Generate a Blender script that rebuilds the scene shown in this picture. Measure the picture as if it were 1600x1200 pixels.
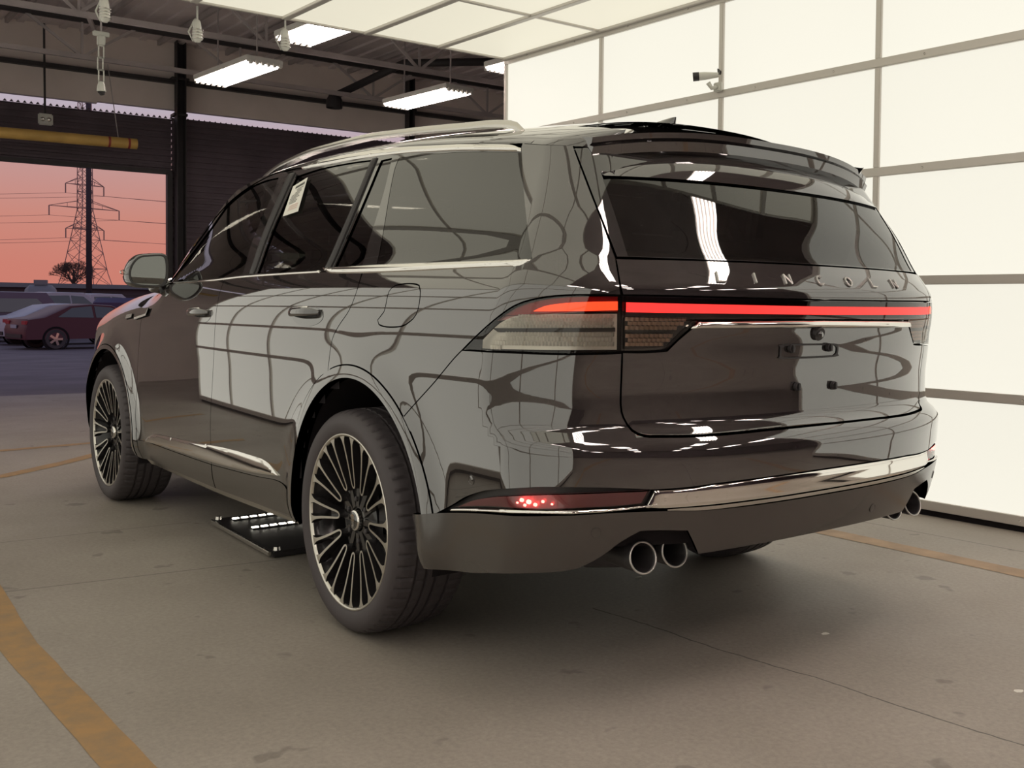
import bpy, bmesh, math, random
import numpy as np
from mathutils import Vector, Matrix, Euler
from mathutils.geometry import delaunay_2d_cdt
C = bpy.context.scene.collection
SC = bpy.context.scene
for o in list(bpy.data.objects): bpy.data.objects.remove(o)
PI = math.pi
rnd = random.Random(4)

# ------------------------------------------------------------------ camera
yaw, pitch, roll = -.7181275, -.0299912, .0121128
fw = Vector((math.cos(yaw)*math.cos(pitch), math.sin(yaw)*math.cos(pitch), math.sin(pitch)))
rt = fw.cross(Vector((0, 0, 1))).normalized(); up = rt.cross(fw)
r2 = rt*math.cos(roll)+up*math.sin(roll); u2 = -rt*math.sin(roll)+up*math.cos(roll)
cam = bpy.data.cameras.new('camera'); co = bpy.data.objects.new('camera', cam); C.objects.link(co)
co.matrix_world = Matrix(((r2.x, u2.x, -fw.x, -3.272905), (r2.y, u2.y, -fw.y, 2.528339), (r2.z, u2.z, -fw.z, 1.128339), (0, 0, 0, 1)))
cam.sensor_fit = 'HORIZONTAL'; cam.sensor_width = 36.0; cam.lens = 36.0*1606.99/1600
cam.shift_x = -(996.34-800)/1600; cam.shift_y = (526.75-600)/1600; cam.clip_start = .02; cam.clip_end = 1500
SC.camera = co
# ------------------------------------------------------------------ dusk sky
wd = bpy.data.worlds.new('dusk_sky'); SC.world = wd; wd.use_nodes = True
nt = wd.node_tree; nt.nodes.clear()
tc = nt.nodes.new('ShaderNodeTexCoord'); sx = nt.nodes.new('ShaderNodeSeparateXYZ'); rp = nt.nodes.new('ShaderNodeValToRGB')
bg = nt.nodes.new('ShaderNodeBackground'); wo = nt.nodes.new('ShaderNodeOutputWorld')
nt.links.new(tc.outputs['Generated'], sx.inputs[0]); nt.links.new(sx.outputs['Z'], rp.inputs[0]); nt.links.new(rp.outputs[0], bg.inputs[0]); nt.links.new(bg.outputs[0], wo.inputs[0])
cr = rp.color_ramp
stops = [(0.0, (.60, .205, .155)), (.03, (.60, .215, .165)), (.07, (.59, .25, .20)), (.12, (.535, .31, .295)), (.165, (.49, .42, .49)), (.30, (.38, .36, .45)), (.6, (.24, .25, .36)), (1.0, (.16, .19, .30))]
while len(cr.elements) < len(stops): cr.elements.new(.5)
for e, (p, c) in zip(cr.elements, stops): e.position = p; e.color = (*c, 1)
bg.inputs[1].default_value = 1.0
SC.view_settings.view_transform = 'Standard'; SC.view_settings.look = 'None'; SC.view_settings.exposure = 0.0
SC.view_settings.gamma = 1.0; SC.view_settings.use_curve_mapping = False
PANEL_E, CEIL_E = .90, .80

# ------------------------------------------------------------------ materials
def mat(name, col, rough=.5, metal=0., spec=.5, coat=0., emit=None, es=0., alpha=1., ior=None, bump=None, noise=None, coat_rough=.03):
    m = bpy.data.materials.new(name); m.use_nodes = True; n = m.node_tree; b = n.nodes['Principled BSDF']
    b.inputs['Base Color'].default_value = (*col, 1); b.inputs['Roughness'].default_value = rough; b.inputs['Metallic'].default_value = metal
    b.inputs['Specular IOR Level'].default_value = spec
    if ior: b.inputs['IOR'].default_value = ior
    if coat: b.inputs['Coat Weight'].default_value = coat; b.inputs['Coat Roughness'].default_value = coat_rough
    if emit: b.inputs['Emission Color'].default_value = (*emit, 1); b.inputs['Emission Strength'].default_value = es
    if noise or bump:
        t = n.nodes.new('ShaderNodeTexCoord')
    if noise:                       # (scale, amount)
        q = n.nodes.new('ShaderNodeTexNoise'); q.inputs['Scale'].default_value = noise[0]; q.inputs['Detail'].default_value = 6
        n.links.new(t.outputs['Object'], q.inputs['Vector'])
        r = n.nodes.new('ShaderNodeValToRGB'); a = noise[1]
        r.color_ramp.elements[0].position = .3; r.color_ramp.elements[1].position = .7
        r.color_ramp.elements[0].color = (*[c*(1-a) for c in col], 1); r.color_ramp.elements[1].color = (*[min(1, c*(1+a)) for c in col], 1)
        n.links.new(q.outputs[0], r.inputs[0]); n.links.new(r.outputs[0], b.inputs['Base Color'])
    if bump:                        # (scale, strength)
        q = n.nodes.new('ShaderNodeTexNoise'); q.inputs['Scale'].default_value = bump[0]; q.inputs['Detail'].default_value = 4
        n.links.new(t.outputs['Object'], q.inputs['Vector'])
        bp = n.nodes.new('ShaderNodeBump'); bp.inputs['Strength'].default_value = bump[1]; bp.inputs['Distance'].default_value = .01
        n.links.new(q.outputs[0], bp.inputs['Height']); n.links.new(bp.outputs[0], b.inputs['Normal'])
    return m
def glassmat(name, tint, ior=1.9, rough=.0, gcol=(1, 1, 1)):
    m = bpy.data.materials.new(name); m.use_nodes = True; n = m.node_tree; n.nodes.clear()
    o = n.nodes.new('ShaderNodeOutputMaterial'); mx = n.nodes.new('ShaderNodeMixShader'); tr = n.nodes.new('ShaderNodeBsdfTransparent'); g = n.nodes.new('ShaderNodeBsdfGlossy'); f = n.nodes.new('ShaderNodeFresnel')
    tr.inputs[0].default_value = (*tint, 1); g.inputs['Roughness'].default_value = rough; g.inputs[0].default_value = (*gcol, 1); f.inputs[0].default_value = ior
    n.links.new(f.outputs[0], mx.inputs[0]); n.links.new(tr.outputs[0], mx.inputs[1]); n.links.new(g.outputs[0], mx.inputs[2]); n.links.new(mx.outputs[0], o.inputs[0])
    return m
M = {}
M['paint'] = mat('black_metallic_paint', (.026, .022, .022), .28, .0, .5, 1.0, ior=2.0, coat_rough=.0)
M['paint'].node_tree.nodes['Principled BSDF'].inputs['Roughness'].default_value = .02
M['lower_paint'] = mat('lower_body_paint', (.058, .050, .045), .22, 0, .7, .3, coat_rough=.12)
M['gloss'] = mat('gloss_black', (.016, .015, .015), .03, 0, .5, 1.0, ior=1.8)
M['satin'] = mat('satin_black_plastic', (.025, .022, .023), .45)
M['deep'] = mat('matt_black', (.016, .013, .015), .85, spec=.2)
M['chrome'] = mat('polished_chrome', (.82, .80, .76), .04, 1.0)
M['satinchrome'] = mat('satin_aluminium', (.62, .60, .56), .22, 1.0)
M['mach'] = mat('machined_alloy', (.66, .63, .57), .30, 1.0)
M['wheelblack'] = mat('gloss_black_wheel', (.02, .018, .019), .16, 0, .6)
M['tyre'] = mat('tyre_rubber', (.062, .052, .056), .6, spec=.45, bump=(60, .05))
M['glass'] = glassmat('tinted_glass', (.10, .105, .09), 1.92)
M['gatewin'] = glassmat('tinted_rear_glass', (.13, .14, .12), 1.75)
M['lens'] = glassmat('clear_lens', (.88, .86, .82), 1.5)
M['redlens'] = glassmat('red_lens', (.75, .12, .12), 1.6)
M['smokelens'] = glassmat('smoked_lens', (.30, .17, .17), 1.6)
M['redglow'] = mat('red_led', (.5, .02, .02), .4, emit=(1.0, .035, .03), es=1.25)
M['orangeglow'] = mat('orange_red_led', (.5, .05, .02), .4, emit=(1.0, .075, .02), es=1.35)
M['fogglow'] = mat('bright_red_led', (.5, .02, .02), .4, emit=(1.0, .10, .08), es=14)
M['amber'] = mat('amber_led', (.8, .3, .05), .4, emit=(1.0, .35, .06), es=4)
M['reflector'] = mat('ribbed_reflector', (.80, .78, .73), .3, .35)
M['interior'] = mat('dark_interior', (.03, .027, .026), .8)
M['seat'] = mat('seat_leather', (.055, .045, .042), .55)
M['fogback'] = mat('pink_fog_reflector', (.26, .13, .135), .35, .3)
M['fogglass'] = glassmat('fog_lens', (.92, .72, .72), 1.6)
M['pinkback'] = mat('red_lamp_reflector', (.62, .30, .30), .35, .2)
M['revback'] = mat('amber_grey_reflector', (.62, .44, .34), .3, .5)
M['badge'] = mat('brushed_badge_metal', (.60, .58, .55), .38, .8)
M['disc'] = mat('brake_disc', (.25, .24, .23), .35, 1.0)
M['mirror'] = mat('mirror_glass', (.17, .175, .165), .0, 1.0)
M['paper'] = mat('white_paper', (.75, .73, .66), .8)
M['ink'] = mat('black_ink', (.06, .06, .06), .8)
M['pink'] = mat('pink_ink', (.70, .50, .44), .8)
M['alu'] = mat('aluminium_rail', (.60, .565, .52), .42, .25, bump=(30, .02))
M['white'] = mat('white_plastic', (.62, .61, .56), .45)
M['steel'] = mat('dark_painted_steel', (.035, .030, .033), .6, noise=(3, .2))
M['truss'] = mat('grey_painted_steel', (.46, .41, .41), .6, noise=(3, .15))
M['deck'] = mat('roof_deck_paint', (.70, .63, .63), .8, noise=(1.5, .12))
M['header'] = mat('beige_fascia', (.80, .71, .67), .8, noise=(2, .06))
M['clad'] = mat('dark_cladding', (.10, .074, .092), .65, noise=(2, .25))
M['hallwall'] = mat('hall_wall_paint', (.14, .105, .125), .8, noise=(1, .2))
M['yellow'] = mat('yellow_paint', (.62, .40, .11), .5, noise=(4, .15))
M['red_tape'] = mat('red_tape', (.30, .04, .03), .5)
M['asphalt'] = mat('asphalt', (.165, .135, .15), .8, noise=(.8, .25), bump=(80, .3))
M['leds'] = mat('white_led_strip', (.9, .9, .9), .4, emit=(1.0, .93, .78), es=9)
M['tube'] = mat('fluorescent_tube', (.9, .9, .9), .4, emit=(1.0, .86, .80), es=15.0)
M['fixture'] = mat('white_enamel', (.7, .68, .64), .4)
def emat(name, col, e):
    m = mat(name, col, .6, emit=col, es=e); n = m.node_tree; b = n.nodes['Principled BSDF']
    b.inputs['Base Color'].default_value = (.10, .10, .09, 1)
    t = n.nodes.new('ShaderNodeTexCoord'); q = n.nodes.new('ShaderNodeTexNoise'); q.inputs['Scale'].default_value = .35; q.inputs['Detail'].default_value = 1
    r = n.nodes.new('ShaderNodeMapRange'); r.inputs['To Min'].default_value = e*.92; r.inputs['To Max'].default_value = e*1.05; r.inputs['From Min'].default_value = .3; r.inputs['From Max'].default_value = .7
    n.links.new(t.outputs['Object'], q.inputs['Vector']); n.links.new(q.outputs[0], r.inputs[0]); n.links.new(r.outputs[0], b.inputs['Emission Strength'])
    return m
M['panel'] = emat('backlit_wall_panel', (1., .965, .84), PANEL_E)
M['cpanel'] = emat('backlit_ceiling_panel', (1., .94, .75), CEIL_E)

# ------------------------------------------------------------------ mesh helpers
def link(name, me, m=None, parent=None, **kw):
    o = bpy.data.objects.new(name, me); C.objects.link(o)
    if m is not None and me is not None and not me.materials: me.materials.append(m)
    if parent: o.parent = parent
    for k, v in kw.items():
        if v is not None: o[k] = v
    return o
def tag(o, label=None, category=None, group=None, kind=None):
    for k, v in (('label', label), ('category', category), ('group', group), ('kind', kind)):
        if v: o[k] = v
    return o
def empty(name, loc=(0, 0, 0), rz=0, parent=None, **kw):
    o = bpy.data.objects.new(name, None); C.objects.link(o); o.location = loc; o.rotation_euler = (0, 0, rz); o.empty_display_size = .2
    if parent: o.parent = parent
    for k, v in kw.items():
        if v: o[k] = v
    return o
def mesh(name, V, F, smooth=False):
    me = bpy.data.meshes.new(name); me.from_pydata([tuple(map(float, v)) for v in V], [], [tuple(map(int, f)) for f in F]); me.update()
    if smooth: me.polygons.foreach_set('use_smooth', [True]*len(me.polygons))
    return me
class MB:
    def __init__(s): s.V = []; s.F = []
    def add(s, V, F):
        n = len(s.V); s.V += [tuple(v) for v in V]; s.F += [tuple(i+n for i in f) for f in F]; return s
    def box(s, c, d, rot=None):
        x, y, z = [k/2 for k in d]; V = [Vector((a*x, b*y, e*z)) for a in (-1, 1) for b in (-1, 1) for e in (-1, 1)]
        if rot is not None: V = [rot @ v for v in V]
        V = [v+Vector(c) for v in V]
        return s.add(V, [(0, 1, 3, 2), (4, 6, 7, 5), (0, 4, 5, 1), (2, 3, 7, 6), (0, 2, 6, 4), (1, 5, 7, 3)])
    def bar(s, a, b, w, h=None, upv=(0, 0, 1)):
        a = Vector(a); b = Vector(b); d = (b-a); L = d.length; d.normalize(); u = Vector(upv)
        if abs(d.dot(u)) > .98: u = Vector((1, 0, 0))
        sd = d.cross(u).normalized(); u = sd.cross(d); R = Matrix((d, sd, u)).transposed()
        return s.box((a+b)/2, (L, w, h or w), R)
    def tube(s, pts, r, n=10, cap=True):
        pts = [Vector(p) for p in pts]; rs = r if hasattr(r, '__len__') else [r]*len(pts); V = []; F = []
        pu = None
        for i, p in enumerate(pts):
            d = (pts[min(i+1, len(pts)-1)]-pts[max(i-1, 0)]).normalized()
            u = Vector((0, 0, 1)) if abs(d.z) < .95 else Vector((1, 0, 0))
            if pu is not None: u = pu
            a = (u-d*u.dot(d)).normalized(); pu = a; b = d.cross(a)
            for k in range(n):
                t = 2*PI*k/n; V.append(p+(a*math.cos(t)+b*math.sin(t))*rs[i])
        for i in range(len(pts)-1):
            for k in range(n):
                F.append((i*n+k, i*n+(k+1) % n, (i+1)*n+(k+1) % n, (i+1)*n+k))
        if cap: F.append(tuple(range(n-1, -1, -1))); F.append(tuple((len(pts)-1)*n+k for k in range(n)))
        return s.add(V, F)
    def lathe(s, prof, n=32, axis='y', c=(0, 0, 0), closed=False):
        """prof: (axial, radius)"""
        V = []; F = []
        for a, r in prof:
            for k in range(n):
                t = 2*PI*k/n; p = (r*math.cos(t), a, r*math.sin(t)) if axis == 'y' else ((r*math.cos(t), r*math.sin(t), a) if axis == 'z' else (a, r*math.cos(t), r*math.sin(t)))
                V.append((p[0]+c[0], p[1]+c[1], p[2]+c[2]))
        m = len(prof)
        for i in range(m-1+(1 if closed else 0)):
            for k in range(n):
                j = (i+1) % m
                F.append((i*n+k, i*n+(k+1) % n, j*n+(k+1) % n, j*n+k))
        return s.add(V, F)
    def grid(s, P, wrap=False):
        h, w = len(P), len(P[0]); V = [p for r in P for p in r]; F = []
        for i in range(h-1):
            for j in range(w-1+(1 if wrap else 0)):
                k = (j+1) % w; F.append((i*w+j, i*w+k, (i+1)*w+k, (i+1)*w+j))
        return s.add(V, F)
    def build(s, name, m, parent=None, smooth=False, bevel=0, angle=None, **kw):
        me = mesh(name, s.V, s.F, smooth); o = link(name, me, m, parent, **kw)
        b = bmesh.new(); b.from_mesh(me); bmesh.ops.recalc_face_normals(b, faces=b.faces)
        if bevel: 
            bmesh.ops.bevel(b, geom=b.edges[:], offset=bevel, segments=2, affect='EDGES', clamp_overlap=True)
        b.to_mesh(me); b.free()
        if angle: me.polygons.foreach_set('use_smooth', [True]*len(me.polygons)); me.set_sharp_from_angle(angle=math.radians(angle))
        return o
def copytree(o, parent=None):
    c = o.copy(); C.objects.link(c); c.parent = parent
    for ch in list(o.children): copytree(ch, c)
    return c

# ------------------------------------------------------------------ body shell of the car (x forward, y left, z up, origin under the rear axle)
def nspline(xs, ys):
    xs=np.array(xs,float); ys=np.array(ys,float); n=len(xs); h=np.diff(xs); d=np.diff(ys)/h
    A=np.eye(n); b=np.zeros(n)
    for i in range(1,n-1):
        A[i,i-1]=h[i-1]; A[i,i]=2*(h[i-1]+h[i]); A[i,i+1]=h[i]; b[i]=6*(d[i]-d[i-1])
    M=np.linalg.solve(A,b)
    def f(x):
        x=np.clip(np.asarray(x,float),xs[0],xs[-1]); i=np.clip(np.searchsorted(xs,x)-1,0,n-2)
        a=xs[i+1]-x; c=x-xs[i]
        return (M[i]*a**3+M[i+1]*c**3)/(6*h[i])+(ys[i]/h[i]-M[i]*h[i]/6)*a+(ys[i+1]/h[i]-M[i+1]*h[i]/6)*c
    return f
def pchip(xs, ys):
    xs=np.array(xs,float); ys=np.array(ys,float); h=np.diff(xs); d=np.diff(ys)/h
    m=np.zeros(len(xs))
    for i in range(1,len(xs)-1):
        if d[i-1]*d[i]>0:
            w1=2*h[i]+h[i-1]; w2=h[i]+2*h[i-1]; m[i]=(w1+w2)/(w1/d[i-1]+w2/d[i])
    m[0]=d[0]; m[-1]=d[-1]
    def f(x):
        x=np.clip(np.asarray(x,float),xs[0],xs[-1]); i=np.clip(np.searchsorted(xs,x)-1,0,len(xs)-2)
        t=(x-xs[i])/h[i]
        return (2*t**3-3*t**2+1)*ys[i]+(t**3-2*t**2+t)*h[i]*m[i]+(-2*t**3+3*t**2)*ys[i+1]+(t**3-t**2)*h[i]*m[i+1]
    return f
sstep=lambda t:(lambda q:q*q*(3-2*q))(np.clip(t,0,1))
RW=(-.066,.400,.477); FW=(2.99,.370,.485)
W0=nspline([.15,.26,.32,.40,.48,.58,.70,.84,.96,1.06,1.14,1.20,1.25,1.34,1.46,1.58,1.68,1.80],
           [.895,.925,.950,.968,.976,.983,.988,.991,.992,.984,.968,.945,.920,.884,.835,.783,.736,.66])
ZT=nspline([2.0,2.3,2.66,2.96,3.29,3.57,3.79,3.92],[1.20,1.185,1.165,1.135,1.085,1.03,.94,.86])
def W(x,z):
    y=W0(z)
    gh=sstep((z-1.1)/.5)
    y=y-(x-.9)**2*(.008+.013*gh)+.006
    g=np.clip(x-1.2,0,None); y=y-g**2.3*.035*sstep((z-1.17)/.28)
    for (cx,cz,cr) in (RW,FW):
        d=np.sqrt((x-cx)**2+(z-cz)**2); y=y+np.clip((1.0 if cx<1 else .992)-y,0,None)*np.exp(-((d-cr-.008)/.075)**2)*sstep((z-.2)/.2)*(z<1.05)
    zt=ZT(x); q=np.clip((z-zt+.15)/.15,0,1); y=y-.085*q**2.2*sstep((x-2.05)/.4)
    return y
X0=pchip([.15,.30,.38,.46,.54,.585,.60,.66,.71,.74,.765,.80,.88,.98,1.04,1.055,1.085,1.10,1.16,1.175,1.21,1.25,1.275,1.39,1.52,1.62,1.70],
         [-1.08,-1.15,-1.22,-1.26,-1.281,-1.288,-1.288,-1.292,-1.294,-1.289,-1.262,-1.228,-1.228,-1.238,-1.243,-1.246,-1.252,-1.254,-1.258,-1.257,-1.241,-1.213,-1.195,-1.125,-1.035,-.96,-.89])
def RX(y,z):
    k=np.interp(z,[.3,.7,.8,1.1,1.27,1.6],[.27,.27,.25,.25,.26,.24])
    return X0(z)+k*np.abs(y)**2.8
FX0=pchip([.2,.35,.55,.8,.95],[3.80,3.86,3.89,3.88,3.82])
def FXf(y,z): return FX0(z)-.34*np.abs(y)**2.6
def smax(a,b,rho):
    c=np.hypot(np.maximum(a+rho,0),np.maximum(b+rho,0))-rho
    return np.where((a>-rho)&(b>-rho),c,np.maximum(a,b))
def rho(z): return np.interp(z,[.3,.6,.75,.85,1.2,1.4,1.7],[.10,.11,.12,.17,.17,.13,.10])
def Fbody(x,y,z):
    a=np.abs(y)-W(x,z)
    return smax(smax(a,RX(y,z)-x,rho(z)),x-FXf(y,z),.16)
PX=-.30; FPX=3.2; RR=.95
def S(s,z,off=0.):
    """s>=0 side, s<0 fan round the rear corner; mirrored halves by the caller"""
    s=np.asarray(s,float); z=np.asarray(z,float)*np.ones_like(s)
    ar=np.clip(-s/RR,0,None); af=np.clip((s-(FPX-PX))/RR,0,None)
    ox=PX+np.clip(s,0,FPX-PX); dx=-np.sin(ar)+np.sin(af); dy=np.cos(ar)*np.cos(af)
    lo=np.full(s.shape,.2); hi=np.full(s.shape,1.7)
    for _ in range(34):
        m=(lo+hi)/2; v=Fbody(ox+dx*m,dy*m,z)>0
        hi=np.where(v,m,hi); lo=np.where(v,lo,m)
    m=(lo+hi)/2; p=np.stack([ox+dx*m,dy*m,z],-1)
    if np.any(off!=0): p=p+N(p)*np.asarray(off)[...,None] if np.ndim(off) else p+N(p)*off
    return p
def N(p,e=.0015):
    x,y,z=p[...,0],p[...,1],p[...,2]
    g=np.stack([Fbody(x+e,y,z)-Fbody(x-e,y,z),Fbody(x,y+e,z)-Fbody(x,y-e,z),Fbody(x,y,z+e)-Fbody(x,y,z-e)],-1)
    return g/np.maximum(np.linalg.norm(g,axis=-1,keepdims=True),1e-9)
def inv(x,y):
    """point on the shell -> s"""
    if x>=PX and x<=FPX: return x-PX
    if x<PX: return -RR*np.arctan2(PX-x,y)
    return FPX-PX+RR*np.arctan2(x-FPX,y)

OUT={}
OUT['front_glass']=[(2.2191,1.2142,1),(2.2528,1.357),(2.1715,1.4906),(2.0754,1.583),(1.9487,1.6362),(1.8037,1.6581),(1.6236,1.6727),(1.4568,1.6724,1),(1.439,1.6043),(1.4405,1.4905),(1.4304,1.3638),(1.3836,1.2416,1),(1.7555,1.2242)]
OUT['rear_glass']=[(1.2374,1.2446,1),(1.2518,1.3707),(1.2595,1.5183),(1.2605,1.6601,1),(1.0413,1.6728),(0.7841,1.6714),(0.5818,1.6638,1),(0.5763,1.5742),(0.5726,1.4282),(0.5786,1.3283),(0.5793,1.2481,1),(0.8913,1.2465)]
OUT['rear_fixed_glass']=[(0.5315,1.2518,1),(0.5189,1.3779),(0.5218,1.5333),(0.5258,1.6556,1),(0.453,1.658,1),(0.4029,1.5479),(0.3572,1.428),(0.3322,1.3243),(0.3097,1.2586,1)]
OUT['quarter_glass']=[(0.2235,1.2633,1),(0.2711,1.378),(0.344,1.5199),(0.3826,1.6126),(0.3832,1.6509,1),(0.1339,1.6393),(-0.1332,1.6213),(-0.434,1.5949,1),(-0.5015,1.4801),(-0.5606,1.3581),(-0.597,1.2586,1),(-0.2335,1.2589)]
OUT['upper_chrome']=[(1.2466,1.6957,1),(0.968,1.709),(0.6921,1.706),(0.4417,1.6937),(0.1594,1.6708),(-0.1109,1.6483),(-0.3593,1.6252),(-0.4356,1.6073,1),(-0.4405,1.5953,1),(-0.224,1.617),(0.0568,1.6403),(0.3172,1.6608),(0.5072,1.671),(0.7669,1.6801),(0.994,1.6831),(1.2378,1.6891,1)]
OUT['belt_chrome']=[(0.6247,1.256,1),(0.3456,1.2572),(0.0814,1.2579),(-0.2349,1.2569),(-0.4551,1.255),(-0.5925,1.2541,1),(-0.5763,1.2443),(-0.5468,1.2357),(-0.4378,1.2346),(-0.253,1.2327),(0.0543,1.2298),(0.3175,1.2298),(0.5162,1.2329),(0.5875,1.2411,1)]
OUT['front_belt']=[(1.7413,1.2153,1),(1.372,1.2332),(0.9724,1.2378),(0.6145,1.2416,1),(0.6064,1.2344,1),(0.9611,1.2287),(1.3563,1.2222),(1.7275,1.2065,1)]
OUT['front_door']=[(2.9388,1.2059,1),(2.8913,1.1532),(2.7182,1.0759),(2.7251,0.927),(2.7575,0.7595),(2.7518,0.5599),(2.7315,0.4282),(2.7287,0.3025,1),(2.7427,0.2654,1),(2.1196,0.2797),(1.6902,0.3018,1),(1.62,0.4302),(1.5599,0.4712),(1.5965,0.6129),(1.5491,0.7721),(1.5246,0.9384),(1.5184,1.0616),(1.5241,1.1631),(1.5666,1.2304,1),(2.0121,1.2152)]
OUT['rear_door']=[(1.5666,1.2304,1),(1.5241,1.1631),(1.5184,1.0616),(1.5246,0.9384),(1.5491,0.7721),(1.5965,0.6129),(1.5599,0.4712),(1.7005,0.3003,1),(1.2123,0.3119),(0.8166,0.3238,1),(0.7061,0.4248),(0.6994,0.5087),(0.6768,0.6176),(0.6447,0.7028),(0.5838,0.7775),(0.4911,0.8411),(0.392,0.8829,1),(0.39,0.9359),(0.3908,1.002),(0.3475,1.0493),(0.2755,1.1049),(0.2714,1.1677),(0.3058,1.2407,1),(0.8488,1.2358)]
OUT['side_chrome']=[(2.6384,0.4071,1),(2.5537,0.4425),(2.4217,0.4629),(1.9757,0.4823),(1.536,0.5047),(1.1627,0.5151),(0.9978,0.5065),(0.8735,0.4648,1),(1.1092,0.4463),(1.555,0.4298),(1.9938,0.4232),(2.3496,0.4195,1)]
OUT['fuel_door']=[(0.0469,1.1671),(0.0203,1.1856),(-0.0638,1.1911),(-0.1271,1.1846),(-0.1483,1.1646),(-0.1603,1.1272),(-0.1537,1.0938),(-0.1227,1.0717),(-0.0771,1.0568),(0.0085,1.0528),(0.0647,1.0597),(0.0771,1.0739),(0.0439,1.1012),(0.0434,1.1361)]
OUT['lamp_outer']=[(-0.4004,0.9973,1),(-0.447,1.0356),(-0.5129,1.0857),(-0.5715,1.127),(-0.6272,1.1467),(-0.6939,1.1561),(-0.7577,1.1579),(-0.8145,1.1563,1),(-0.8181,1.0907),(-0.8189,1.0035,1),(-0.7511,0.9984),(-0.6807,0.9969),(-0.5669,0.9998)]
OUT['lamp_red']=[(-0.5428,1.1056,1),(-0.5832,1.1289),(-0.6351,1.1434),(-0.7155,1.1504),(-0.8102,1.1511,1),(-0.8106,1.1131,1),(-0.7162,1.1127),(-0.6289,1.1105)]
OUT['lamp_strip']=[(-0.6165,1.112,1),(-0.6435,1.1262),(-0.6873,1.1346),(-0.7439,1.1388),(-0.8089,1.1407,1),(-0.8091,1.1166,1),(-0.7162,1.1136)]
OUT['lamp_refl_upper']=[(-0.5732,1.1009,1),(-0.688,1.1037),(-0.8034,1.1044,1),(-0.8036,1.0697,1),(-0.688,1.0677),(-0.5204,1.0665,1),(-0.5405,1.0828)]
OUT['lamp_refl_lower']=[(-0.4859,1.0052,1),(-0.5083,1.0274),(-0.5381,1.0495,1),(-0.6879,1.0556),(-0.8037,1.0558,1),(-0.8039,1.021,1),(-0.6878,1.0186),(-0.5666,1.0172,1)]
OUT['bar_lens']=[(-0.8233,1.1548,1),(-0.9387,1.1533),(-1.1266,1.1501),(-1.4641,1.146),'M']
OUT['inner_lobe']=[(-0.8253,1.1012,1),(-1.001,1.0991,1),(-0.9597,1.0417),(-0.9279,1.0115,1),(-0.8773,1.0049),(-0.8263,1.0052,1)]
OUT['chrome_bar']=[(-0.9972,1.0704,1),(-1.0145,1.0866,1),(-1.1981,1.0888),(-1.4713,1.0908)]
OUT['gate_lower']=[(-0.8006,1.2583,1),(-0.8111,1.1944),(-0.819,1.1426),(-0.8185,1.0384),(-0.8179,0.9508),(-0.8164,0.861),(-0.8237,0.8222),(-0.8439,0.787),(-0.8743,0.772),(-0.9122,0.7689),(-1.0167,0.7655),(-1.1472,0.7662),(-1.2872,0.7678)]
OUT['gate_glass']=[(-0.802,1.262,1),(-0.7614,1.369),(-0.7102,1.4896),(-0.6587,1.5953,1)]
OUT['dpillar_front']=[(-0.5978,1.2549,1),(-0.5606,1.3581),(-0.5015,1.4801),(-0.4356,1.6073,1)]
OUT['recess']=[(-0.3163,0.5202,1),(-0.3542,0.5432),(-0.406,0.573),(-0.4566,0.5951),(-0.5144,0.615),(-0.6107,0.6362),(-0.6833,0.6431),(-0.7916,0.6393),(-0.8966,0.6307,1),(-0.876,0.5836,1),(-0.8061,0.5794),(-0.724,0.5745),(-0.6408,0.5714),(-0.546,0.5589),(-0.3396,0.5218)]
OUT['fog']=[(-0.3482,0.5327,1),(-0.3885,0.553),(-0.438,0.5732),(-0.547,0.6054),(-0.6552,0.6227),(-0.76,0.6267),(-0.8906,0.6266,1),(-0.8729,0.5891,1),(-0.806,0.5846),(-0.724,0.5831),(-0.5462,0.5688)]
OUT['fogchrome']=[(-0.3369,0.5213,1),(-0.3482,0.5317,1),(-0.5462,0.5679),(-0.6409,0.5784),(-0.724,0.5814),(-0.806,0.5828),(-0.8729,0.5874),(-0.9065,0.5902,1),(-0.9066,0.5849,1),(-0.8419,0.5789),(-0.7782,0.5738),(-0.724,0.5718),(-0.6408,0.5696),(-0.5459,0.5571)]
OUT['bumper_chrome']=[(-0.876,0.5854,1),(-0.906,0.6256,1),(-0.9905,0.6316),(-1.0906,0.6365),(-1.3284,0.6386),'|',(-1.0451,0.5761),(-1.3324,0.5765),(-1.6614,0.5793),(-2.1048,0.5691)]
OUT['chrome_bar_top_R']=[(-1.0906,0.6365),(-1.3284,0.6386),(-1.4987,0.6392),(-1.7955,0.6375),(-2.0493,0.6255)]
OUT['crease']=[(-0.3505,0.6989),(-0.5783,0.7299),(-0.7234,0.7398),(-0.8402,0.7411),(-0.9557,0.7438),(-1.0821,0.7494),(-1.3286,0.7432)]
OUT['clad_top']=[(-0.1985,0.4993,1),(-0.3314,0.511),(-0.5457,0.549),(-0.6637,0.5626),(-0.724,0.5639),(-0.8062,0.5651),(-0.9257,0.5727),(-1.0451,0.5761),(-1.3326,0.5745),(-1.6617,0.5772),(-2.1083,0.5639)]
OUT['clad_bottom']=[(-0.249,0.3326,1),(-0.3984,0.3528),(-0.5384,0.3879),(-0.6188,0.4037),(-0.6782,0.4115),(-0.7273,0.4195),(-0.7806,0.4565),(-0.8225,0.4947),(-0.8637,0.521,1),(-0.9119,0.5149),(-0.9802,0.508),(-1.0042,0.4726),(-1.0178,0.435,1),(-1.2115,0.4401),(-1.5527,0.4407),(-1.833,0.4316),(-2.1275,0.5115)]
OUT['bumper_seam']=[(-0.3978,0.9954),(-0.3658,0.9718),(-0.2767,0.8989),(-0.1771,0.824),(-0.1211,0.767)]
OUT['sensor1']=[(-0.4527,0.6365)]
OUT['sensor2']=[(-0.767,0.5223)]
OUT['sensor3']=[(-1.7082,0.486)]
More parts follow.
